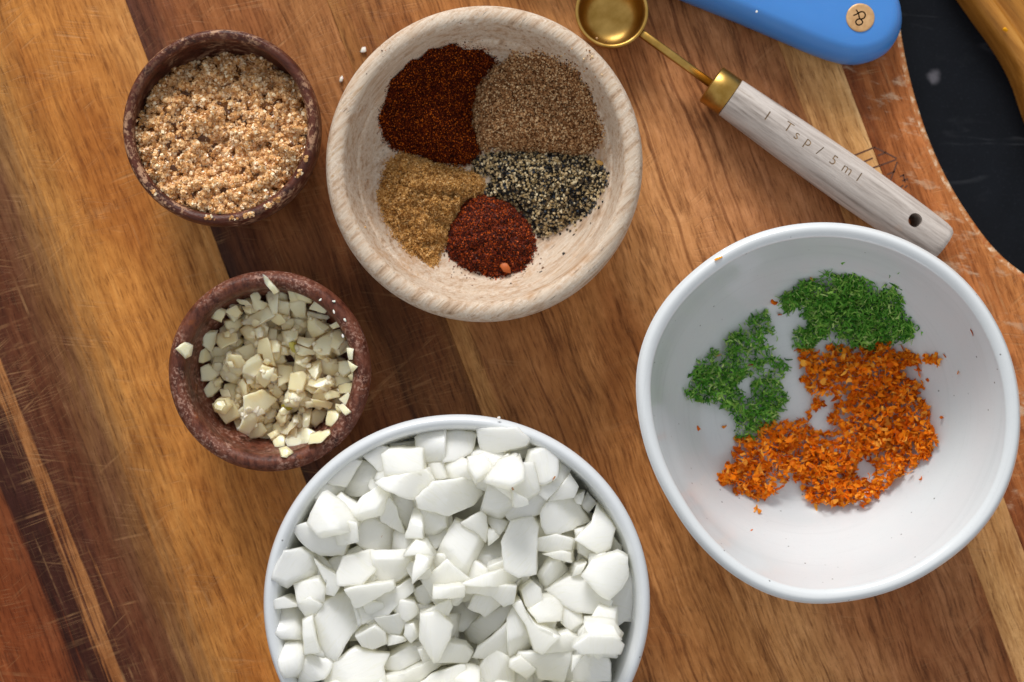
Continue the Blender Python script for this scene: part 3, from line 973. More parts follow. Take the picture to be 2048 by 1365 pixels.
def fill(hp, target, rmax, count, rlo, rhi, tlo, thi, adder, where=None, tol=0.002, rlim=None):
    made = 0
    for _ in range(count):
        deficit = target - hp.h
        deficit = np.where(hp.r < rmax, deficit, -1)
        if where is not None:
            deficit = np.where(where, deficit, -1)
        if deficit.max() < tol:
            break
        w = np.clip(deficit, 0, None).ravel() ** 3
        i = rng.choice(len(w), p=w / w.sum())
        x, y = hp.x.ravel()[i] + hp.cx, hp.y.ravel()[i] + hp.cy
        pr = rng.uniform(rlo, rhi)
        if rlim:
            d_ = math.hypot(x - hp.cx, y - hp.cy)
            k_ = min(1.0, max(0.2, (rlim - pr * 1.12) / max(d_, 1e-6)))
            x, y = hp.cx + (x - hp.cx) * k_, hp.cy + (y - hp.cy) * k_
        adder(rand_poly((x, y), pr), rng.uniform(tlo, thi))
        made += 1
    return made


tgt = 0.0560 - 0.0068 * (heap.r / 0.06) ** 2
fill(heap, tgt - 0.018, 0.052, 56, 0.0125, 0.0165, 0.010, 0.013, add_onion, tol=0.004, rlim=0.0600)
fill(heap, tgt, 0.0605, 108, 0.0070, 0.0098, 0.007, 0.010, add_onion, tol=0.003, rlim=0.0625)
for lev in (0, 1, 2, 3):
    for (t, l, pts) in ONION:
        if l != lev:
            continue
        ox, oy = T[t]
        poly = [P(ox + x * TS, oy + y * TS, 0.053)[:2] for x, y in pts]
        add_onion(poly, rng.uniform(0.0070, 0.0105), 0.11, 0.40, 48)
    if lev == 1:
        outframe = (heap.y + heap.cy) < P(0, 1395, 0.053)[1]
        fill(heap, tgt + 0.006, 0.060, 22, 0.008, 0.012, 0.006, 0.008, add_onion, where=outframe, rlim=0.0625)
fill(heap, tgt + 0.010, 0.054, 14, 0.007, 0.011, 0.006, 0.008, add_onion, where=outframe, rlim=0.0625)

# ------------------------------------------------------------------ garlic
garlic_mat = piece_material('garlic_flesh', '#fff5d8', '#fdecc0', '#f8dfa2', 0.0016, 0.30, (1.0, 0.95, 0.80), 0.25, 0.2)
garlic_green = piece_material('garlic_sprout', '#cdbf4e', '#d8cf78', '#d8cf88', 0.002, 0.35, (0.9, 1.0, 0.6), 0.3, 0.4)
GS = 390 / 2048.0
GARLIC = [
    (1, 3, [(960, 40), (1000, 70), (1110, 200), (1060, 230), (975, 120)]),
    (1, 2, [(760, 240), (820, 190), (860, 250), (850, 290), (940, 320), (930, 370), (790, 390), (770, 300)]),
    (1, 3, [(640, 510), (760, 440), (920, 360), (1000, 450), (880, 520), (820, 560), (660, 530)]),
    (1, 1, [(340, 470), (390, 350), (500, 390), (440, 520)]),
    (1, 2, [(490, 400), (600, 340), (640, 420), (610, 470), (520, 440)]),
    (1, 3, [(440, 500), (620, 470), (640, 540), (530, 640), (460, 580)]),
    (1, 2, [(600, 600), (700, 560), (790, 590), (790, 700), (680, 690)]),
    (1, 3, [(785, 600), (870, 570), (890, 680), (830, 690)]),
    (1, 2, [(380, 650), (440, 610), (580, 640), (600, 720), (430, 810), (375, 740)]),
    (1, 1, [(215, 620), (370, 610), (350, 740), (300, 840), (220, 760)]),
    (1, 2, [(55, 800), (130, 745), (195, 780), (180, 880), (140, 900)]),
    (1, 2, [(200, 830), (250, 795), (300, 910), (220, 960), (165, 950), (190, 890)]),
    (1, 3, [(835, 720), (940, 690), (970, 760), (1000, 980), (900, 960), (880, 860), (830, 850)]),
    (1, 3, [(680, 960), (830, 850), (880, 960), (860, 1050), (780, 1100), (665, 1060)]),
    (1, 2, [(520, 970), (540, 870), (660, 880), (690, 960), (640, 1010), (570, 1010)]),
    (1, 2, [(390, 1060), (440, 1000), (590, 1030), (610, 1120), (560, 1180), (430, 1140)]),
    (1, 2, [(200, 1010), (270, 970), (380, 1080), (290, 1150), (200, 1150)]),
    (1, 2, [(180, 1310), (290, 1150), (380, 1110), (380, 1230), (300, 1320), (220, 1330)]),
    (1, 3, [(880, 1060), (1000, 1010), (1000, 1090), (950, 1140), (900, 1120)]),
    (1, 3, [(1010, 980), (1170, 1000), (1170, 1140), (1040, 1200), (1030, 1080)]),
    (1, 3, [(1170, 1070), (1300, 1050), (1340, 1100), (1300, 1260), (1150, 1230)]),
    (1, 2, [(1065, 620), (1240, 600), (1240, 700), (1150, 760), (1100, 720)]),
    (1, 2, [(1050, 490), (1180, 480), (1190, 540), (1150, 590), (1060, 600)]),
    (1, 2, [(930, 190), (1060, 220), (1040, 420), (990, 430), (940, 300)]),
    (1, 2, [(1160, 170), (1280, 180), (1280, 290), (1180, 300)]),
    (1, 3, [(1240, 200), (1420, 260), (1400, 310), (1270, 280)]),
    (1, 1, [(1380, 380), (1460, 270), (1580, 390), (1540, 430)]),
    (1, 3, [(1340, 400), (1600, 460), (1540, 490), (1350, 460)]),
    (1, 3, [(1430, 480), (1500, 520), (1590, 570), (1520, 610), (1450, 560)]),
    (1, 3, [(1600, 560), (1740, 480), (1730, 560), (1640, 590)]),
    (1, 2, [(1350, 470), (1440, 480), (1530, 620), (1390, 700), (1340, 600)]),
    (1, 3, [(1640, 610), (1700, 600), (1755, 700), (1680, 810), (1600, 780)]),
    (1, 3, [(1420, 740), (1620, 600), (1640, 700), (1590, 860), (1500, 870), (1420, 820)]),
    (1, 3, [(1225, 760), (1400, 820), (1440, 860), (1280, 880), (1220, 840)]),
    (1, 3, [(1320, 1000), (1480, 910), (1480, 1030), (1440, 1140), (1380, 1080)]),
    (1, 3, [(1490, 880), (1540, 880), (1680, 990), (1640, 1100), (1490, 1070)]),
    (1, 3, [(1680, 940), (1840, 940), (1860, 1040), (1740, 1110), (1680, 1060)]),
    (1, 2, [(1830, 930), (1935, 990), (1870, 1050)]),
    (1, 2, [(1820, 800), (1890, 810), (1880, 910), (1840, 910)]),
    (1, 2, [(1790, 1090), (1850, 1060), (1880, 1110), (1840, 1145)]),
    (1, 2, [(1370, 1130), (1590, 1120), (1620, 1170), (1470, 1220), (1360, 1190)]),
    (1, 3, [(1430, 1270), (1560, 1170), (1640, 1180), (1520, 1270)]),
    (1, 2, [(1520, 1290), (1570, 1240), (1680, 1270), (1690, 1320), (1560, 1350)]),
    (1, 2, [(1680, 1200), (1830, 1170), (1920, 1240), (1880, 1270), (1700, 1280)]),
    (1, 2, [(590, 270), (720, 290), (760, 340), (640, 330)]),
    (1, 3, [(650, 350), (760, 370), (760, 430), (690, 410)]),
    (1, 2, [(1250, 680), (1420, 700), (1370, 790), (1240, 740)]),
    (1, 2, [(930, 580), (1000, 600), (1010, 720), (900, 690)]),
    (1, 3, [(1070, 780), (1130, 790), (1140, 870), (1070, 860)]),
    (1, 4, [(1160, 740), (1210, 730), (1220, 850), (1190, 830)]),
    (2, 3, [(690, 560), (860, 495), (1000, 600), (850, 750), (720, 960), (635, 900), (690, 740)]),
    (2, 3, [(345, 650), (390, 580), (500, 570), (545, 640), (470, 740), (370, 710)]),
    (2, 3, [(600, 430), (650, 370), (690, 430), (700, 520), (650, 560)]),
    (2, 2, [(370, 480), (480, 490), (520, 560), (420, 560)]),
    (2, 3, [(900, 430), (1000, 420), (1060, 520), (1010, 590), (950, 520)]),
    (2, 3, [(1150, 510), (1270, 580), (1260, 660), (1200, 640)]),
    (2, 3, [(1320, 610), (1390, 610), (1440, 660), (1330, 680)]),
    (2, 3, [(1400, 580), (1610, 620), (1580, 690), (1440, 650)]),
    (2, 3, [(1370, 740), (1430, 680), (1540, 710), (1480, 830), (1410, 890), (1360, 830)]),
    (2, 3, [(1560, 710), (1700, 710), (1690, 830), (1660, 890), (1550, 850)]),
    (2, 2, [(1280, 680), (1370, 700), (1360, 880), (1300, 890)]),
    (2, 3, [(1110, 1020), (1180, 910), (1330, 890), (1440, 950), (1410, 1070), (1290, 1110), (1150, 1080)]),
    (2, 2, [(1440, 930), (1640, 895), (1650, 930), (1560, 1010), (1430, 1030)]),
    (2, 2, [(1110, 1080), (1180, 1065), (1260, 1120), (1190, 1170), (1130, 1160)]),
    (2, 2, [(950, 960), (1090, 960), (1100, 1090), (1000, 1110)]),
    (2, 3, [(990, 790), (1040, 720), (1120, 740), (1110, 830), (1040, 860)]),
    (2, 4, [(1060, 660), (1130, 620), (1180, 690), (1110, 720)]),
    (2, 3, [(1700, 580), (1800, 510), (1850, 620), (1760, 640)]),
    (2, 3, [(1720, 640), (1780, 610), (1865, 690), (1810, 725)]),
    (2, 2, [(1650, 630), (1750, 660), (1730, 740), (1660, 700)]),
    (2, 1, [(850, 780), (950, 760), (960, 830), (860, 860)]),
    (2, 1, [(1040, 950), (1200, 800), (1240, 840), (1130, 960)]),
]
gheap = Heap(ga_c, prof_g, 0.040, 0.00035)
GA_GROUP = 'chopped garlic bits in the pinch bowl'


def add_garlic(poly, thick, jitter=0.16, smax=0.6, pct=60, mat=None):
    poly = orient(poly)
    pc = poly.mean(0)
    poly = pc + (poly - pc) * 1.08
    shr = rng.uniform(0.88, 1.06)
    r = gheap.drop(poly, thick, jitter, smax, pct)
    if r is None:
        return
    c, lp, sx, sy, z0 = r
    me = chunk_mesh('garlic_bit', lp, thick, sx, sy, mat or garlic_mat, shr, rng.uniform(0, 0.3), rng.uniform(-0.4, 0.1), 0.00009, 0.0011, wedge=max(0.0, rng.uniform(-0.3, 0.28)), facet=rng.uniform() < 0.7)
    o = obj('garlic_bit', me)
    o.location = (c[0], c[1], z0)
    tag(o, piece_label(gheap, 'cream garlic bit', lp, c, 0.000010, 0.000030, 0.020, 'reddish pinch bowl'), 'garlic', GA_GROUP)
    return o


heap_c = P(552, 728, 0.026)
dh = np.hypot(gheap.x + gheap.cx - heap_c[0], gheap.y + gheap.cy - heap_c[1])
gt = np.where(dh < 0.029, 0.0292 - 0.006 * (dh / 0.029) ** 3, 0.0)
fill(gheap, gt, 0.031, 110, 0.0032, 0.0056, 0.003, 0.0048, add_garlic, tol=0.002)
for lev in (1, 2, 3, 4):
    for (t, l, pts) in GARLIC:
        if l != lev:
            continue
        oy = 545 if t == 1 else 690
        add_garlic([P(350 + x * GS, oy + y * GS, 0.030)[:2] for x, y in pts], rng.uniform(0.0022, 0.0038), mat=garlic_green if lev == 4 else None)
    if lev == 2:
        fill(gheap, np.where(gt > 0, gt + 0.0035, 0), 0.029, 26, 0.0014, 0.0026, 0.0012, 0.0022, add_garlic)
for _ in range(58):
    a, q = rng.uniform(0, 2 * math.pi), 0.026 * math.sqrt(rng.uniform(0.02, 1))
    add_garlic(rand_poly((heap_c[0] + q * math.cos(a), heap_c[1] + q * math.sin(a)), rng.uniform(0.0009, 0.0019)), rng.uniform(0.0007, 0.0014))

# ------------------------------------------------------------------ granular heaps
OCT_V = np.array([(1, 0, 0), (-1, 0, 0), (0, 1, 0), (0, -1, 0), (0, 0, 1), (0, 0, -1)], float)
OCT_F = np.array([(0, 2, 4), (2, 1, 4), (1, 3, 4), (3, 0, 4), (2, 0, 5), (1, 2, 5), (3, 1, 5), (0, 3, 5)])
CUB_V = np.array([(x, y, z) for z in (-.5, .5) for y in (-.5, .5) for x in (-.5, .5)], float)
CUB_F = np.array([(0, 2, 3, 1), (4, 5, 7, 6), (0, 1, 5, 4), (2, 6, 7, 3), (0, 4, 6, 2), (1, 3, 7, 5)])


def rot_mats(n):
    q = rng.normal(size=(n, 4))
    q /= np.linalg.norm(q, axis=1)[:, None]
    w, x, y, z = q.T
    return np.stack([1 - 2 * (y * y + z * z), 2 * (x * y - z * w), 2 * (x * z + y * w), 2 * (x * y + z * w), 1 - 2 * (x * x + z * z), 2 * (y * z - x * w),
                     2 * (x * z - y * w), 2 * (y * z + x * w), 1 - 2 * (x * x + y * y)], 1).reshape(n, 3, 3)


def grains(pos, size, cols, tv, tf, squash=0.35):
    n = len(pos)
    sc_ = size[:, None] * rng.uniform(1 - squash, 1 + squash, (n, 3))
    jit = 1 + rng.uniform(-0.2, 0.2, (n, len(tv), 1))
    V = np.einsum('nij,nkj->nki', rot_mats(n), tv[None] * jit * sc_[:, None, :]) + pos[:, None, :]
    F = (tf[None] + (np.arange(n) * len(tv))[:, None, None]).reshape(-1, tf.shape[1])
    C = np.repeat(cols, len(tv), 0)
    return V.reshape(-1, 3), F, C


def vnoise(x, y, freq, seed):
    """smooth value noise"""
    r = np.random.default_rng(seed)
    tab = r.uniform(-1, 1, (256, 256))
    fx, fy = x * freq + 300.0, y * freq + 300.0
    ix, iy = np.floor(fx).astype(int), np.floor(fy).astype(int)
    tx, ty = fx - ix, fy - iy
    tx, ty = tx * tx * (3 - 2 * tx), ty * ty * (3 - 2 * ty)
    a, b = tab[iy % 256, ix % 256], tab[iy % 256, (ix + 1) % 256]
    c_, d = tab[(iy + 1) % 256, ix % 256], tab[(iy + 1) % 256, (ix + 1) % 256]
    return (a * (1 - tx) + b * tx) * (1 - ty) + (c_ * (1 - tx) + d * tx) * ty


def poly_sd(x, y, poly):
    """signed distance to polygon, positive inside"""
    d = np.full(x.shape, 1e9)
    ins = np.zeros(x.shape, bool)
    n = len(poly)
    for i in range(n):
        a, b = poly[i], poly[(i + 1) % n]
        ex, ey = b[0] - a[0], b[1] - a[1]
        t = np.clip(((x - a[0]) * ex + (y - a[1]) * ey) / (ex * ex + ey * ey + 1e-18), 0, 1)
        d = np.minimum(d, np.hypot(x - a[0] - t * ex, y - a[1] - t * ey))
        ins ^= ((a[1] > y) != (b[1] > y)) & (x < ex * (y - a[1]) / (ey + 1e-18) + a[0])
    return np.where(ins, d, -d)


def lin(h):
    return np.array(col(h)[:3])


def mixcols(n, palette, weights, var=0.12):
    pal = np.array([lin(h) for h in palette])
    idx = rng.choice(len(pal), n, p=np.array(weights) / np.sum(weights))
    return np.clip(pal[idx] * rng.uniform(1 - var, 1 + var, (n, 1)), 0, 1)


def surface_mesh(fz, x0, x1, y0, y1, res, keep):
    nx, ny = int((x1 - x0) / res) + 1, int((y1 - y0) / res) + 1
    X, Y = np.meshgrid(x0 + np.arange(nx) * res, y0 + np.arange(ny) * res)
    Z = fz(X, Y)
    K = keep(X, Y)
    V = np.stack([X.ravel(), Y.ravel(), Z.ravel()], 1)
    q = K[:-1, :-1] & K[1:, :-1] & K[:-1, 1:] & K[1:, 1:]
    iy, ix = np.nonzero(q)
    a = iy * nx + ix
    F = np.stack([a, a + 1, a + nx + 1, a + nx], 1)
    used = np.unique(F)
    mp = np.zeros(len(V), int)
    mp[used] = np.arange(len(used))
    return V[used], mp[F]


# brown sugar ---------------------------------------------------------------
sx0, sy0 = su_c
ri, zi = inner_profile(prof_p)


def sugar_z(x, y):
    dx, dy = x - sx0, y - sy0
    z = 0.0345 - 0.0045 * (dy + 0.030) / 0.060 - 0.0115 * np.clip((dy - 0.000) / 0.03, 0, 1) ** 1.3
    z -= 0.0042 * np.exp(-((dx + 0.000) ** 2 + (dy + 0.006) ** 2) / (2 * 0.009 ** 2))
    z += 0.0020 * vnoise(dx, dy, 130, 1) + 0.0017 * vnoise(dx, dy, 290, 2) + 0.0009 * vnoise(dx, dy, 650, 3)
    return z


def sugar_keep(x, y):
    r = np.hypot(x - sx0, y - sy0)
    w = np.interp(r, ri, zi, right=0.05)
    return sugar_z(x, y) > w - 0.0006


V, F = surface_mesh(sugar_z, sx0 - 0.036, sx0 + 0.036, sy0 - 0.036, sy0 + 0.036, 0.0006, sugar_keep)
Vb = V - np.array([0, 0, 0.0004])
nb = 42000
gx, gy = sx0 + rng.uniform(-0.036, 0.036, nb), sy0 + rng.uniform(-0.036, 0.036, nb)
ok = sugar_keep(gx, gy)
gx, gy = gx[ok], gy[ok]
clump = vnoise(gx, gy, 350, 8) + 0.6 * vnoise(gx, gy, 900, 9)
gz_ = sugar_z(gx, gy) + np.clip(clump, -0.7, 1.2) * 0.0024 + rng.uniform(-0.0004, 0.0004, len(gx))
pos = np.stack([gx, gy, gz_], 1)
# spilled grains on the rim
sp = []
for (qx, qy, nn) in ((500, 437, 26), (545, 424, 14), (470, 447, 8), (604, 352, 10), (300, 392, 6), (420, 440, 8), (560, 408, 12), (622, 318, 4)):
    c = P(qx, qy, 0.040)
    for _ in range(nn):
        sp.append((c[0] + rng.normal(0, 0.0009), c[1] + rng.normal(0, 0.0009), 0.0400 + rng.uniform(-0.0006, 0.0006)))
sp = np.array(sp)
spr = np.hypot(sp[:, 0] - sx0, sp[:, 1] - sy0)
spk = np.minimum(1.0, (Rp - 0.0012 - rng.uniform(0, 0.0012, len(sp))) / spr)
sp[:, 0], sp[:, 1] = sx0 + (sp[:, 0] - sx0) * spk, sy0 + (sp[:, 1] - sy0) * spk
pos = np.concatenate([pos, sp])
cs = mixcols(len(pos), ['#eabf8a', '#dba96e', '#c68f54', '#fae2bc', '#a06a38'], [4, 4, 3, 2.2, 1.3])
GV, GF, GC = grains(pos, rng.uniform(0.00058, 0.00108, len(pos)), cs, CUB_V, CUB_F, 0.3)
AV = np.concatenate([Vb, GV])
AF = np.concatenate([F, GF + len(Vb)])
AC = np.concatenate([np.tile(lin('#5e3614'), (len(Vb), 1)), GC])
sugar_mat = grain_material('sugar_crystals', 0.24, 0.45)
o = obj('brown_sugar', np_mesh('brown_sugar', AV, AF, sugar_mat, AC))
tag(o, 'moist clumpy light brown sugar filling the dark pinch bowl', 'sugar', kind='stuff')

# spice piles ---------------------------------------------------------------
rsi, zsi = inner_profile(prof_s)


def floor_s(x, y):
    return np.interp(np.hypot(x - sb_c[0], y - sb_c[1]), rsi, zsi, right=zsi[-1])


def spice(name, label, poly_px, height, peak, grain, n, palette, weights, mat, base_hex, noise_amp, noise_f, clump=0.0, edge_w=0.010, stray=0, seed=1, tv=OCT_V, tf=OCT_F, pw=0.8, lumps=(0, 0, 0)):
    poly = []
    for a, b in [tuple(p) for p in catmull(poly_px, 4, closed=True)]:
        zq = 0.014
        for _ in range(6):
            q = P(a, b, zq)
            zq = 0.5 * zq + 0.5 * (float(floor_s(np.array(q[0]), np.array(q[1]))) + 0.0015)
        poly.append(q[:2])
    pa = np.array(poly)
    lo, hi = pa.min(0) - 0.002, pa.max(0) + 0.002
    pk = P(peak[0], peak[1], 0.014)

    def sd(x, y):
        return poly_sd(x, y, poly) + 0.0006 * vnoise(x, y, 500, seed + 40) + 0.0008 * vnoise(x, y, 220, seed + 41)

    def fz(x, y):
        s = np.clip(sd(x, y) / edge_w, 0, 1)
        dpk = np.hypot(x - pk[0], y - pk[1])
        m = height * (1 - (1 - s) ** 2) ** pw * (0.72 + 0.28 * np.exp(-(dpk / 0.009) ** 2))
        return floor_s(x, y) + m + np.minimum(1, s * 2) * noise_amp * (vnoise(x, y, noise_f, seed) + 0.5 * vnoise(x, y, noise_f * 2.3, seed + 1))

    V, F = surface_mesh(fz, lo[0], hi[0], lo[1], hi[1], 0.0005, lambda x, y: sd(x, y) > 0.0)
    gx, gy = rng.uniform(lo[0], hi[0], n), rng.uniform(lo[1], hi[1], n)
    s = sd(gx, gy)
    keep = s > -0.0004 - rng.exponential(0.0004, n)
    gx, gy = gx[keep], gy[keep]
    if stray:
        tx, ty = rng.choice(gx, stray) + rng.normal(0, 0.0032, stray), rng.choice(gy, stray) + rng.normal(0, 0.0032, stray)
        gx, gy = np.concatenate([gx, tx]), np.concatenate([gy, ty])
    z = np.where(sd(gx, gy) > 0, fz(gx, gy), floor_s(gx, gy))
    cl = clump * np.clip(vnoise(gx, gy, 900, seed + 5) + 0.6 * vnoise(gx, gy, 420, seed + 6), -0.3, 1.2) * (sd(gx, gy) > 0.0005)
    sz = grain * rng.uniform(0.6, 1.25, len(gx))
    pos = np.stack([gx, gy, z + cl + sz * rng.uniform(0.0, 0.6, len(gx))], 1)
    cs = mixcols(len(pos), palette, weights)
    GV, GF, GC = grains(pos, sz, cs, tv, tf)
    if lumps[0]:
        ii = rng.choice(np.nonzero(sd(gx, gy) > 0.0012)[0], lumps[0])
        lc = np.stack([gx[ii], gy[ii], fz(gx[ii], gy[ii]) + 0.0002], 1)
        lr = rng.uniform(lumps[1], lumps[2], lumps[0])
        dirs = rng.normal(size=(lumps[0], 70, 3))
        dirs /= np.linalg.norm(dirs, axis=2)[:, :, None]
        shape = rng.uniform(0.75, 1.15, (lumps[0], 1, 3))
        lp_ = (lc[:, None, :] + dirs * shape * lr[:, None, None] * rng.uniform(0.86, 1.0, (lumps[0], 70, 1))).reshape(-1, 3)
        l2, f2, c2 = grains(lp_, np.full(len(lp_), 0.00034) * rng.uniform(0.7, 1.3, len(lp_)), mixcols(len(lp_), palette, weights), tv, tf)
        l3, f3, c3 = grains(lc, lr * 0.9, np.tile(lin(base_hex), (lumps[0], 1)), tv, tf)
        GF = np.concatenate([GF, f2 + len(GV), f3 + len(GV) + len(l2)])
        GV, GC = np.concatenate([GV, l2, l3]), np.concatenate([GC, c2, c3])
    if tf.shape[1] == 3:
        F = np.concatenate([F[:, [0, 1, 2]], F[:, [0, 2, 3]]])
    AV = np.concatenate([V - np.array([0, 0, grain * 0.4]), GV])
    AF = np.concatenate([F, GF + len(V)])
    AC = np.concatenate([np.tile(lin(base_hex), (len(V), 1)), GC])
    o = obj(name, np_mesh(name, AV, AF, mat, AC))
    return tag(o, label, 'spice', 'spice piles in the whitewashed bowl', 'stuff')


powder = grain_material('spice_powder', 0.8, 0.06)
powder_g = grain_material('spice_flakes', 0.5, 0.22)
spice('chili_powder', 'largest pile of fine dark red chili powder in the whitewashed bowl',
      [(762, 245), (770, 190), (800, 140), (850, 105), (910, 90), (960, 98), (988, 128), (965, 165), (948, 205), (948, 262), (962, 292), (935, 328), (880, 328), (820, 305), (775, 282)],
      0.017, (885, 240), 0.00026, 30000, ['#5c1f08', '#3a1106', '#863608', '#1e0803', '#c8641a'], [4, 4.2, 2.4, 2.6, 1.5], powder, '#3c1408', 0.0005, 300, 0.0003, 0.020, 260, 11)
spice('ground_coriander', 'pile of coarse light brown ground spice in the whitewashed bowl',
      [(948, 235), (960, 170), (1000, 128), (1050, 108), (1110, 118), (1162, 160), (1188, 220), (1200, 285), (1150, 312), (1080, 305), (1000, 302), (955, 292)],
      0.0125, (1010, 190), 0.00042, 16000, ['#a2744c', '#c4996c', '#7e5332', '#e2c296', '#54331d'], [4, 3.6, 3, 2.2, 1.6], powder, '#7a5436', 0.0010, 330, 0.0008, 0.016, 320, 22, lumps=(34, 0.0006, 0.0013))
spice('cracked_pepper', 'pile of cracked black and cream pepper in the whitewashed bowl',
      [(955, 315), (1040, 302), (1150, 312), (1205, 330), (1205, 372), (1182, 420), (1130, 450), (1085, 470), (1050, 430), (1010, 402), (975, 392), (985, 355), (950, 340)],
      0.0062, (1080, 370), 0.00066, 5600, ['#14110f', '#26201b', '#c4ab80', '#9a8258', '#dccaa4', '#5a4a36', '#333a44'], [2.6, 1.6, 2.4, 2.2, 1.6, 1.6, .8], powder_g, '#2a231d', 0.0007, 380, 0.0007, 0.010, 240, 33)
spice('ground_ginger', 'pile of clumpy tan yellow powder in the whitewashed bowl',
      [(758, 385), (772, 335), (800, 312), (850, 315), (900, 335), (958, 350), (970, 388), (925, 410), (905, 455), (885, 500), (862, 528), (820, 500), (790, 462), (765, 425)],
      0.0072, (850, 380), 0.00030, 26000, ['#c39252', '#d5a768', '#aa783c', '#e2bc84', '#86582a'], [4, 4, 3, 1.5, 1.3], powder, '#946634', 0.0024, 260, 0.0012, 0.012, 120, 44, lumps=(130, 0.0007, 0.0019))
spice('crushed_red_chili', 'small mound of brick red crushed chili with an orange lump in the whitewashed bowl',
      [(903, 445), (930, 402), (980, 390), (1030, 415), (1062, 450), (1070, 490), (1050, 530), (1000, 552), (940, 540), (903, 510), (892, 480)],
      0.0105, (985, 445), 0.00036, 16000, ['#6a220a', '#461206', '#943a0a', '#280a04', '#c85a1a'], [4, 4, 2.2, 2.4, 1.1], powder_g, '#41150a', 0.0008, 330, 0.0006, 0.014, 260, 55)

# ------------------------------------------------------------------ zest
rzi, zzi = inner_profile(prof_z)


def floor_z(x, y):
    return np.interp(np.hypot(x - zb_c[0], y - zb_c[1]), rzi, zzi, right=zzi[-1])


def strips(pos, length, width, thick, curl, cols):
    """Curly thin shreds: a bent ribbon with a flat rectangular section, 5 stations each."""
    n = len(pos)
    K = 5
    t = np.linspace(-0.5, 0.5, K)
    R = rot_mats(n)
    # keep ribbons mostly lying down
    yaw = rng.uniform(0, 2 * math.pi, n)
    pitch = rng.normal(0, 0.6, n)
    roll = rng.uniform(-1.5, 1.5, n)
    cy, sy_, cp, sp_, cr, sr = np.cos(yaw), np.sin(yaw), np.cos(pitch), np.sin(pitch), np.cos(roll), np.sin(roll)
    X = np.stack([cy * cp, sy_ * cp, sp_], 1)
    Y0 = np.stack([-sy_, cy, np.zeros(n)], 1)
    Z0 = np.cross(X, Y0)
    Y = Y0 * cr[:, None] + Z0 * sr[:, None]
    Z = np.cross(X, Y)
    k1, k2 = rng.normal(0, curl, n), rng.normal(0, curl, n)
    verts = np.zeros((n, K, 4, 3))
    for i, ti in enumerate(t):
        cen = pos + X * (length * ti)[:, None] + Y * (k1 * length * (ti * ti * 4))[:, None] * 0.5 + Z * (k2 * length * (ti * ti * 4))[:, None] * 0.5
        wv = width * (1 - 1.3 * ti * ti) * rng.uniform(0.7, 1.3, n)
        for j, (a, b) in enumerate(((-1, -1), (1, -1), (1, 1), (-1, 1))):
            verts[:, i, j] = cen + Y * (a * wv * 0.5)[:, None] + Z * (b * thick * 0.5)
    F = []
    for i in range(K - 1):
        for j in range(4):
            k = (j + 1) % 4
            F.append((i * 4 + j, i * 4 + k, (i + 1) * 4 + k, (i + 1) * 4 + j))
    F.append((3, 2, 1, 0))
    F.append(tuple((K - 1) * 4 + j for j in range(4)))
    F = np.array(F)
    FF = (F[None] + (np.arange(n) * K * 4)[:, None, None]).reshape(-1, 4)
    return verts.reshape(-1, 3), FF, np.repeat(cols, K * 4, 0)


zest_mat = grain_material('zest_shreds', 0.55, 0.12, transl=0.1)


def zest(name, label, poly_px, holes, n, height, lrange, wrange, palette, weights, curl, seed, cat):
    poly = [P(a, b, 0.012)[:2] for a, b in poly_px]
    pa = np.array(poly)
    lo, hi = pa.min(0), pa.max(0)
    gx, gy = rng.uniform(lo[0], hi[0], n * 4), rng.uniform(lo[1], hi[1], n * 4)
    s = poly_sd(gx, gy, poly) + 0.0022 * vnoise(gx, gy, 240, seed) + 0.0014 * vnoise(gx, gy, 600, seed + 9) - 0.0004
    for (hx, hy, hr) in holes:
        c = P(hx, hy, 0.010)
        s = np.minimum(s, np.hypot(gx - c[0], gy - c[1]) - pxs(hr) + 0.0012 * vnoise(gx, gy, 400, seed + 2))
    dens = np.clip(0.60 + 0.85 * vnoise(gx, gy, 230, seed + 3) + s / 0.010, 0.05, 1)
    keep = (s > 0) & (rng.uniform(0, 1, n * 4) < dens)
    gx, gy, s = gx[keep][:n], gy[keep][:n], s[keep][:n]
    m = np.clip(s / 0.006, 0, 1) ** 0.7 * height * (0.65 + 0.6 * np.clip(vnoise(gx, gy, 190, seed + 4) + 0.4, 0, 1))
    z = floor_z(gx, gy) + 0.0005 + m * rng.uniform(0.15, 1, len(gx)) ** 0.6
    k = len(gx)
    cs = mixcols(k, palette, weights, 0.18)
    V, F, C = strips(np.stack([gx, gy, z], 1), lrange[0] + (lrange[1] - lrange[0]) * rng.beta(1.3, 2.6, k) * 1.4, wrange[0] + (wrange[1] - wrange[0]) * rng.beta(1.3, 2.4, k) * 1.3, 0.00022, curl, cs)
    o = obj(name, np_mesh(name, V, F, zest_mat, C, False))
    return tag(o, label, cat, 'citrus zest in the wide white bowl', 'stuff')


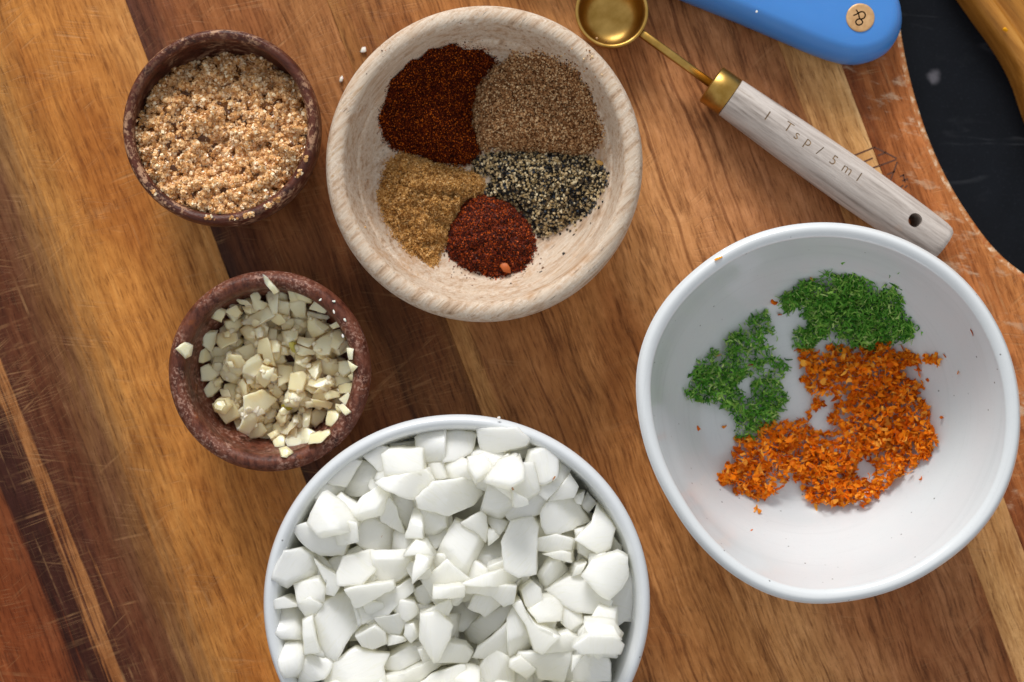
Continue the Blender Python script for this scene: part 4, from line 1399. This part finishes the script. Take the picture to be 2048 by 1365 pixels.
GREENS = ['#5a9832', '#76ae46', '#3a7424', '#9cc65a', '#c0d884']
ORANGES = ['#ea7a0c', '#f28e1a', '#da6806', '#faa83c', '#c45605']
zest('lime_zest', 'clump of dark green lime zest touching the far side of the orange zest',
     [(1545, 612), (1575, 590), (1600, 560), (1640, 550), (1690, 548), (1745, 570), (1790, 615), (1828, 665), (1800, 685), (1750, 702), (1700, 695), (1650, 690), (1600, 705), (1580, 690), (1612, 650), (1596, 626)],
     [], 2700, 0.0080, (0.0014, 0.0040), (0.0003, 0.0009), GREENS, [4, 4, 2.5, 2, .8], 0.6, 5, 'lime zest')
zest('lime_zest', 'looser straggly clump of green lime zest lying against the bare bowl',
     [(1366, 775), (1390, 718), (1440, 690), (1480, 650), (1520, 622), (1552, 640), (1562, 690), (1582, 740), (1576, 800), (1560, 850), (1510, 880), (1478, 880), (1450, 822), (1408, 812)],
     [(1492, 772, 13), (1540, 735, 10)], 1600, 0.0062, (0.0014, 0.0040), (0.0003, 0.0009), GREENS, [4, 4, 2, 2.2, 1], 0.6, 6, 'lime zest')
zest('orange_zest', 'bright orange citrus zest spread in a loose ring in the white bowl',
     [(1588, 715), (1640, 690), (1700, 690), (1790, 685), (1852, 720), (1812, 742), (1832, 770), (1852, 810), (1858, 870), (1842, 920), (1790, 962), (1740, 1002), (1690, 1022), (1620, 1002), (1585, 965),
      (1520, 1018), (1492, 990), (1430, 965), (1440, 930), (1500, 868), (1550, 850), (1602, 850), (1622, 800), (1600, 765)],
     [(1640, 842, 22), (1655, 822, 17), (1724, 946, 15), (1738, 938, 11), (1600, 905, 7), (1690, 800, 8), (1605, 780, 9)], 3300, 0.0085, (0.0010, 0.0034), (0.0008, 0.0024), ORANGES, [4, 4, 2.2, 2, 1.2], 0.7, 7, 'orange zest')

# stray flecks, each its own thing
FLECK_G = 'stray zest flecks'


def fleck(name, px, py, z, n, spread, palette, label, cat, lr=(0.0012, 0.0022), wr=(0.0005, 0.001), group=FLECK_G, base=False):
    c = P(px, py, z)
    k = n
    x, y = c[0] + rng.normal(0, spread, k), c[1] + rng.normal(0, spread, k)
    zz = (floor_z(x, y) if base else np.full(k, z)) + 0.0005
    V, F, C = strips(np.stack([x, y, zz], 1), rng.uniform(*lr, k), rng.uniform(*wr, k), 0.0002, 0.3, mixcols(k, palette, [1] * len(palette)))
    cen = V.mean(0)
    o = obj(name, np_mesh(name, V - cen, F, zest_mat, C, True))
    o.location = cen
    tag(o, label, cat, group)


for (px, py, z) in ((1866, 712, 0.012), (1908, 665, 0.025), (1904, 744, 0.024), (1872, 832, 0.014), (1397, 858, 0.015), (1503, 1060, 0.022), (1546, 606, 0.012), (1562, 630, 0.011), (1617, 560, 0.014),
                    (1834, 955, 0.016), (1846, 760, 0.012), (1452, 856, 0.012), (1438, 712, 0.013), (1482, 752, 0.012), (1505, 730, 0.012)):
    fleck('orange_zest_fleck', px, py, z, 1, 0.0, ORANGES, 'single orange zest fleck lying loose inside the white bowl', 'orange zest', (0.0018, 0.0034), (0.0010, 0.0017), base=True)
fleck('orange_zest_fleck', 1437, 517, 0.0555, 1, 0, ['#f0a020'], 'yellow orange zest fleck stuck on the outer rim of the white bowl', 'orange zest', (0.0030, 0.0032), (0.0008, 0.0009))
fleck('orange_zest_fleck', 1996, 926, 0.050, 1, 0, ['#e89018'], 'pale orange zest fleck clinging high on the inner wall of the zest bowl', 'orange zest', (0.0030, 0.0032), (0.0010, 0.0012))
fleck('orange_zest_fleck', 2010, 60, CT + 0.017, 1, 0, ['#f0a818'], 'bright orange zest fleck on the honey coloured board', 'orange zest', (0.0018, 0.002), (0.0014, 0.0015))
for (px, py) in ((1752, 556), (1764, 552), (1664, 531)):
    fleck('lime_zest_fleck', px, py, 0.014, 1, 0, GREENS[:2], 'single green zest fleck lying loose inside the white bowl', 'lime zest', (0.0016, 0.0024), (0.0006, 0.0009), base=True)

# ------------------------------------------------------------------ measuring spoon
zs = 0.0095
sp_root = empty('measuring_spoon', (*P(1223, 25, 0.012)[:2], 0.0), -math.atan2(462, 657))
tag(sp_root, 'brass measuring spoon with pale wooden handle stamped 1 Tsp lying between the bowls', 'measuring spoon')
u_ = pxs(1, 0.010)
gb = NT('brushed_brass')
co = objco(gb)
bn = gb.noise(co, 120.0, 4.0, 0.6)
bn2 = gb.noise(gb.map(co, sc=(300, 2500, 2500)), 1.0, 2.0)
gb.bs(Base_Color=gb.ramp(bn, [(0.3, col('#a07a38')), (0.7, col('#c9a25c'))]), Metallic=1.0, Roughness=gb.math('ADD', gb.math('MULTIPLY', bn2, 0.16), 0.30))
brass = gb.m
rs_ = 73 * u_
sc_prof = catmull([(0.0, 0.0), (0.006, 0.0002), (0.0105, 0.0020), (0.0134, 0.0065), (rs_ - 0.0004, 0.0125), (rs_, 0.0136), (rs_ - 0.0005, 0.0141), (rs_ - 0.0013, 0.0138), (rs_ - 0.0016, 0.0125), (0.0124, 0.0068), (0.0100, 0.0028), (0.006, 0.0010), (0.0, 0.0008)], 6)
sc_o = obj('scoop', lathe('scoop', sc_prof, brass, 96), sp_root)


def tube_x(name, stations, mat, nseg=48, p=2.0):
    """Body of revolution along local x: stations (x, ry, rz, zc)."""
    V, F = [], []
    th = np.linspace(0, 2 * math.pi, nseg, endpoint=False)
    for (x, ry, rz, zc_) in stations:
        for t in th:
            c_, s_ = math.cos(t), math.sin(t)
            V.append((x, ry * math.copysign(abs(c_) ** (2 / p), c_), zc_ + rz * math.copysign(abs(s_) ** (2 / p), s_)))
    n = len(stations)
    for i in range(n - 1):
        for j in range(nseg):
            F.append((i * nseg + j, (i + 1) * nseg + j, (i + 1) * nseg + (j + 1) % nseg, i * nseg + (j + 1) % nseg))
    F.append(tuple(range(nseg)))
    F.append(tuple(reversed([(n - 1) * nseg + j for j in range(nseg)])))
    me = py_mesh(name, V, F, mat, True)
    bm = bmesh.new()
    bm.from_mesh(me)
    bmesh.ops.recalc_face_normals(bm, faces=bm.faces[:])
    bm.to_mesh(me)
    bm.free()
    return me


st = 8.5 * u_
obj('stem', tube_x('stem', [(71.5 * u_, st * 0.8, st * 0.6, 0.0118), (74 * u_, st, st * 0.8, 0.0117), (246 * u_, st, st * 0.8, 0.0097)], brass, 24, 3.0), sp_root)
fr = 41 * u_
obj('ferrule', tube_x('ferrule', [(243 * u_, fr * 0.55, fr * 0.55, zs), (244 * u_, fr * 0.93, fr * 0.93, zs), (246.5 * u_, fr, fr, zs), (290 * u_, fr, fr, zs), (291.5 * u_, fr * 0.97, fr * 0.97, zs), (291.6 * u_, fr * 0.9, fr * 0.9, zs)], brass, 64), sp_root)
hw = simple_wood('bleached_handle_wood', [(0.30, '#8e837b'), (0.45, '#b3a8a0'), (0.6, '#c6bcb4'), (0.75, '#a99b90')], 0.0, 420, 26, 0.6, fleck=('#8f857e', (120, 1500, 1500), 0.5), fleck_lo=0.55, fleck_hi=0.68, bump=0.35,
                 blotch=(120.0, 0.62, 0.75, '#cdaf98', 0.35))


def hrad(x):
    return np.interp(x, [292, 340, 450, 600, 720, 790, 803, 808], [41, 42.5, 46, 48.0, 46.5, 43.5, 41, 37]) * u_


xs = [292, 293, 300, 330, 370, 420, 480, 540, 600, 650, 700, 740, 770, 790, 798, 803, 806.5, 808.5]
sts = [(x * u_, (hrad(x) if x > 292 else hrad(x) * 0.96), (min(hrad(x), zs) if x > 292 else hrad(x) * 0.95) * 0.985, zs) for x in xs]
hme = tube_x('handle', sts, hw, 64)
tmp = bpy.data.objects.new('handle', hme)
link(tmp)
# the hanging hole is bored and the lettering engraved with booleans, then baked
hx, hy = 728 * u_, 0.0005


def text_mesh(ch, size):
    cu = bpy.data.curves.new('t', 'FONT')
    cu.body = ch
    cu.size = size
    cu.resolution_u = 3
    ob = bpy.data.objects.new('t', cu)
    link(ob)
    d = bpy.context.evaluated_depsgraph_get()
    me = bpy.data.meshes.new_from_object(ob.evaluated_get(d))
    bpy.data.objects.remove(ob)
    bpy.data.curves.remove(cu)
    return me


# glyph centres measured along and across the handle axis
ax_d = np.array([657, 462]) / math.hypot(657, 462)
ax_n = np.array([-ax_d[1], ax_d[0]])
glyphs = [('1', 320, 295), ('T', 590, 440), ('s', 690, 560), ('p', 825, 665), ('/', 988, 745), ('5', 1165, 868), ('m', 1330, 1000), ('l', 1490, 1085)]
bmc = bmesh.new()
bmesh.ops.create_cone(bmc, cap_ends=True, segments=40, radius1=14 * u_, radius2=14 * u_, depth=0.05, matrix=Matrix.Translation((hx, hy, zs)))
lbm = bmesh.new()
for ch, zx, zy in glyphs:
    px, py = 1480 + zx * 280 / 1820.0, 190 + zy * 280 / 1820.0
    rel = np.array([px - 1223, py - 25])
    gx_, gy_ = float(rel @ ax_d), -float(rel @ ax_n)
    me = text_mesh(ch, 29 * u_)
    co_ = np.array([v.co[:] for v in me.vertices])
    c_ = (co_.max(0) + co_.min(0)) / 2
    t = bmesh.new()
    t.from_mesh(me)
    bmesh.ops.remove_doubles(t, verts=t.verts[:], dist=1e-6)
    bmesh.ops.triangulate(t, faces=t.faces[:])
    low, high, ink_v = {}, {}, {}
    for v in t.verts:
        lx, ly = v.co.x - c_[0] + gx_ * u_, v.co.y - c_[1] + gy_ * u_
        r_ = float(hrad(lx / u_))
        rzz = min(r_, zs) * 0.985
        zz = zs + rzz * math.sqrt(max(0.0, 1 - (ly / r_) ** 2))
        low[v] = bmc.verts.new((lx, ly, zz - 0.00045))
        high[v] = bmc.verts.new((lx, ly, zz + 0.0008))
        ink_v[v] = lbm.verts.new((lx, ly, zz - 0.00030))
    for f in t.faces:
        vs_ = list(f.verts)
        if f.normal.z < 0:
            vs_.reverse()
        bmc.faces.new([high[v] for v in vs_])
        bmc.faces.new([low[v] for v in reversed(vs_)])
        lbm.faces.new([ink_v[v] for v in vs_])
    for e in t.edges:
        if len(e.link_faces) == 1:
            a, b = e.verts
            bmc.faces.new((low[a], low[b], high[b], high[a]))
    t.free()
    bpy.data.meshes.remove(me)
bmesh.ops.recalc_face_normals(bmc, faces=bmc.faces[:])
cme = bpy.data.meshes.new('bore')
bmc.to_mesh(cme)
bmc.free()
cut = bpy.data.objects.new('bore', cme)
link(cut)
md = tmp.modifiers.new('b', 'BOOLEAN')
md.operation = 'DIFFERENCE'
md.solver = 'EXACT'
md.object = cut
dg = bpy.context.evaluated_depsgraph_get()
hme2 = bpy.data.meshes.new_from_object(tmp.evaluated_get(dg))
bpy.data.objects.remove(tmp)
bpy.data.objects.remove(cut)
hme2.name = 'handle'
bmx = bmesh.new()
bmx.from_mesh(hme2)
for f in bmx.faces:
    f.smooth = True
for e in bmx.edges:
    if len(e.link_faces) == 2 and e.calc_face_angle(0) > 0.6:
        e.smooth = False
bmx.to_mesh(hme2)
bmx.free()
if not hme2.materials:
    hme2.materials.append(hw)
handle = obj('handle', hme2, sp_root)

ink = plain('stamped_letters', '#94795a', 0.75)
lme = bpy.data.meshes.new('stamped_lettering')
lbm.to_mesh(lme)
lbm.free()
lme.materials.append(ink)
lo_ = obj('stamped_lettering', lme, handle)
lo_['kind'] = 'stuff'

# ------------------------------------------------------------------ knife with blue handle
KT = 0.017
kn = empty('knife', (*P(1690, 10, KT)[:2], 0.0))
tag(kn, 'kitchen knife with glossy blue handle and round copper coloured rivet on the board', 'knife')
kx0, ky0 = P(1690, 10, KT)[:2]
kout = [(1200, -66), (1300, -30), (1375, 2), (1470, 40), (1560, 78), (1630, 108), (1690, 126), (1735, 124), (1775, 104), (1799, 68), (1803, 28), (1790, -14), (1755, -50), (1690, -76), (1600, -98), (1500, -128), (1400, -170), (1300, -210), (1220, -236)]
kout = [np.array(p) for p in catmull(kout, 4, closed=True)]
ka = np.array([P(p[0], p[1], KT * 0.5)[:2] for p in kout]) - np.array([kx0, ky0])
if np.sum(ka[:, 0] * np.roll(ka[:, 1], -1) - np.roll(ka[:, 0], -1) * ka[:, 1]) < 0:
    ka = ka[::-1]
tg = np.roll(ka, -1, 0) - np.roll(ka, 1, 0)
tg /= np.linalg.norm(tg, axis=1)[:, None]
inn = np.stack([-tg[:, 1], tg[:, 0]], 1)
V, F = [], []
lv = [(0.0040, 0.0), (0.0016, 0.0006), (0.0004, 0.003), (0.0, 0.0065), (0.0005, 0.0105), (0.0018, 0.0138), (0.0035, 0.0158), (0.0048, 0.01655), (0.0062, 0.0169), (0.011, KT)]
for off, z in lv:
    for p in ka + inn * off:
        V.append((p[0], p[1], z))
n = len(ka)
for i in range(len(lv) - 1):
    for j in range(n):
        F.append((i * n + j, i * n + (j + 1) % n, (i + 1) * n + (j + 1) % n, (i + 1) * n + j))
F.append(tuple((len(lv) - 1) * n + j for j in range(n)))
F.append(tuple(reversed(range(n))))
gbl = NT('blue_resin')
gbl.bs(Base_Color=col('#4283cc'), Roughness=0.3, Specular_IOR_Level=0.5, Subsurface_Weight=0.12, Subsurface_Scale=0.002)
co = objco(gbl)
sc1 = gbl.noise(gbl.map(co, rot=(0, 0, 0.5), sc=(60, 1500, 1)), 1.0, 2.0)
sc2 = gbl.math('MULTIPLY', gbl.step(sc1, 0.64, 0.72), gbl.step(gbl.noise(co, 90.0, 2.0), 0.5, 0.65))
gbl.bs(Base_Color=gbl.mix(gbl.math('MULTIPLY', sc2, 0.25), gbl.mix(gbl.noise(co, 60.0, 4.0), col('#3f7fc8'), col('#4788d0')), col('#8ab4e0')),
       Roughness=gbl.math('ADD', gbl.math('MULTIPLY', gbl.noise(co, 300.0, 4.0), 0.22), 0.22), Normal=gbl.bump(gbl.noise(co, 220.0, 3.0), 0.1, 0.0004))
kh = obj('handle', py_mesh('handle', V, F, gbl.m, True), kn)
kh.data.polygons[len(F) - 2].use_smooth = True
# rivet
rvx, rvy = P(1720.5, 36, KT)[:2]
cop = NT('copper_rivet')
co = objco(cop)
cop.bs(Base_Color=cop.ramp(cop.noise(co, 500.0, 3.0), [(0.3, col('#bf9160')), (0.7, col('#d6ab7a'))]), Metallic=0.35, Roughness=0.42)
rr_ = pxs(28.5, KT)
rv = obj('rivet', lathe('rivet', [(0.0, -0.001), (rr_, -0.001), (rr_, 0.00025), (rr_ - 0.0002, 0.00040), (rr_ - 0.0008, 0.00045), (0.0, 0.00045)], cop.m, 64), kn)
rv.location = (rvx - kx0, rvy - ky0, KT)


def ez(x, y):
    return ((x - 710) * 0.0513 * pxs(1, KT), -(y - 690) * 0.0513 * pxs(1, KT))


emb = [catmull([(440, 605), (530, 575), (620, 520), (690, 478), (765, 462), (845, 490), (890, 560), (888, 640), (840, 712), (755, 745), (690, 738), (660, 680), (640, 575), (600, 480), (545, 395)], 3),
       catmull([(700, 742), (620, 755), (560, 790), (525, 865), (560, 950), (645, 985), (740, 950), (788, 885), (770, 815), (700, 745)], 3)]
em = obj('emblem', stroke_mesh('emblem', [[ez(*q) for q in p] for p in emb], 50 * 0.0513 * pxs(1, KT), plain('engraved_dark', '#4a2f18', 0.7), 0.00046, 0.00003), rv)
em['kind'] = 'stuff'
# bolster and blade beyond the picture's upper edge
steel = plain('steel', '#c9cdd2', 0.25, 1.0)
bx = [(1205, -68), (1225, -236), (1150, -262), (1130, -92)]
V = []
for z in (0.0025, 0.0145):
    for p in bx:
        q = P(p[0], p[1], 0.008)
        V.append((q[0] - kx0, q[1] - ky0, z))
obj('bolster', py_mesh('bolster', V, [(3, 2, 1, 0), (4, 5, 6, 7), (0, 1, 5, 4), (1, 2, 6, 5), (2, 3, 7, 6), (3, 0, 4, 7)], steel), kn)
bl = [(1140, -95), (1120, -40), (700, -190), (420, -330), (330, -410), (520, -430), (1152, -255)]
V = []
for z in (0.0072, 0.0092):
    for p in bl:
        q = P(p[0], p[1] - 0, 0.008)
        V.append((q[0] - kx0, q[1] - ky0, z))
m_ = len(bl)
obj('blade', py_mesh('blade', V, [tuple(reversed(range(m_))), tuple(range(m_, 2 * m_))] + [(i, (i + 1) % m_, m_ + (i + 1) % m_, m_ + i) for i in range(m_)], steel), kn)

# ------------------------------------------------------------------ small crumbs and bits
crumb_w = plain('pale_crumb', '#e9e4da', 0.5, Subsurface_Weight=0.3, Subsurface_Scale=0.001)
husk = plain('onion_husk', '#b0703a', 0.5)


def crumb(name, px, py, z, r, label, cat, mat, thick=None, aspect=None, group=None):
    c = P(px, py, z)
    lp = orient(rand_poly((0, 0), r, 6, aspect))
    me = chunk_mesh(name, lp, thick or r * 0.8, 0.0, 0.0, mat, 0.7, 0.2, -0.1, r * 0.06, r * 0.8)
    o = obj(name, me)
    o.location = c
    tag(o, label, cat, group)
    return o


crumb('onion_crumb', 728, 101, 0.0, 0.0014, 'larger white onion crumb on the board against the whitewashed bowl', 'crumb', crumb_w)
crumb('onion_crumb', 683, 161, 0.0, 0.0013, 'small elongated white onion crumb on the board beside the whitewashed bowl', 'crumb', crumb_w, aspect=0.5)
crumb('onion_crumb', 998, 836, 0.0555, 0.0007, 'tiny white crumb on the rim of the onion bowl', 'crumb', crumb_w)
crumb('white_speck', 1513, 24, KT + 0.0001, 0.0005, 'tiny white speck on the blue knife handle', 'crumb', crumb_w)
for (px, py) in ((668, 603), (668, 624), (690, 640), (641, 600), (686, 672)):
    crumb('garlic_crumb', px, py, 0.0356, 0.0008, 'tiny pale garlic crumb stuck on the rim of the garlic bowl', 'crumb', crumb_w, aspect=0.6, group='garlic crumbs on the rim')


def hval(hp, x, y):
    i = int(round((y - hp.cy) / hp.res)) + hp.n // 2
    j = int(round((x - hp.cx) / hp.res)) + hp.n // 2
    return float(hp.h[max(0, min(hp.n - 1, i)), max(0, min(hp.n - 1, j))])


for (px, py, L_, w_, a_) in ((763, 1303, 0.0058, 0.00032, -0.30), (761, 1075, 0.0018, 0.0006, 1.1), (713, 1123, 0.0024, 0.0005, 1.3), (1025, 977, 0.0014, 0.0006, -1.0), (1107, 957, 0.0020, 0.0005, 0.9), (790, 1010, 0.0010, 0.0004, 0.4)):
    c = P(px, py, 0.060)
    z = hval(heap, c[0], c[1])
    c = P(px, py, z)
    lp = orient(np.array([(-L_ / 2, -w_ / 2), (0, -w_ / 2 - L_ * 0.04), (L_ / 2, -w_ / 2), (L_ / 2, w_ / 2), (0, w_ / 2 - L_ * 0.04), (-L_ / 2, w_ / 2)]))
    R2 = np.array([[math.cos(a_), -math.sin(a_)], [math.sin(a_), math.cos(a_)]])
    o = obj('onion_skin_shred', chunk_mesh('onion_skin_shred', lp @ R2.T, 0.0003, 0, 0, husk, 0.8, 0.1, 0.0, 0.00002, 0.002))
    o.location = (c[0], c[1], z + 0.0002)
    tag(o, 'longest thin brown onion skin shred lying on the diced onion' if L_ > 0.005 else 'short brown onion skin speck lying on the diced onion', 'onion skin', 'onion skin shreds')
# orange lump and loose specks in the spice bowl
lump = crumb('chili_lump', 1011, 537, 0.012, 0.0030, 'bright orange lump at the foot of the red chili mound', 'spice lump', plain('orange_lump', '#b55a20', 0.6), thick=0.003, aspect=0.7)
for (px, py) in ((1086, 537), (1128, 509), (1080, 528), (1022, 569), (1140, 462), (1082, 545)):
    x, y, _ = P(px, py, 0.010)
    crumb('pepper_speck', px, py, float(floor_s(np.array(x), np.array(y))) + 0.0002, rng.uniform(0.0005, 0.0009), 'loose dark pepper speck on the bare floor of the whitewashed bowl', 'pepper',
          plain('pepper_speck', random.choice(['#2a221c', '#6b4a30']), 0.6), group='loose pepper specks')
x, y, _ = P(1200, 328, 0.014)
crumb('pepper_seed', 1200, 326, float(floor_s(np.array(x), np.array(y))) + 0.001, 0.0014, 'yellow seed beside the cracked pepper pile', 'seed', plain('yellow_seed', '#b98a3c', 0.5))
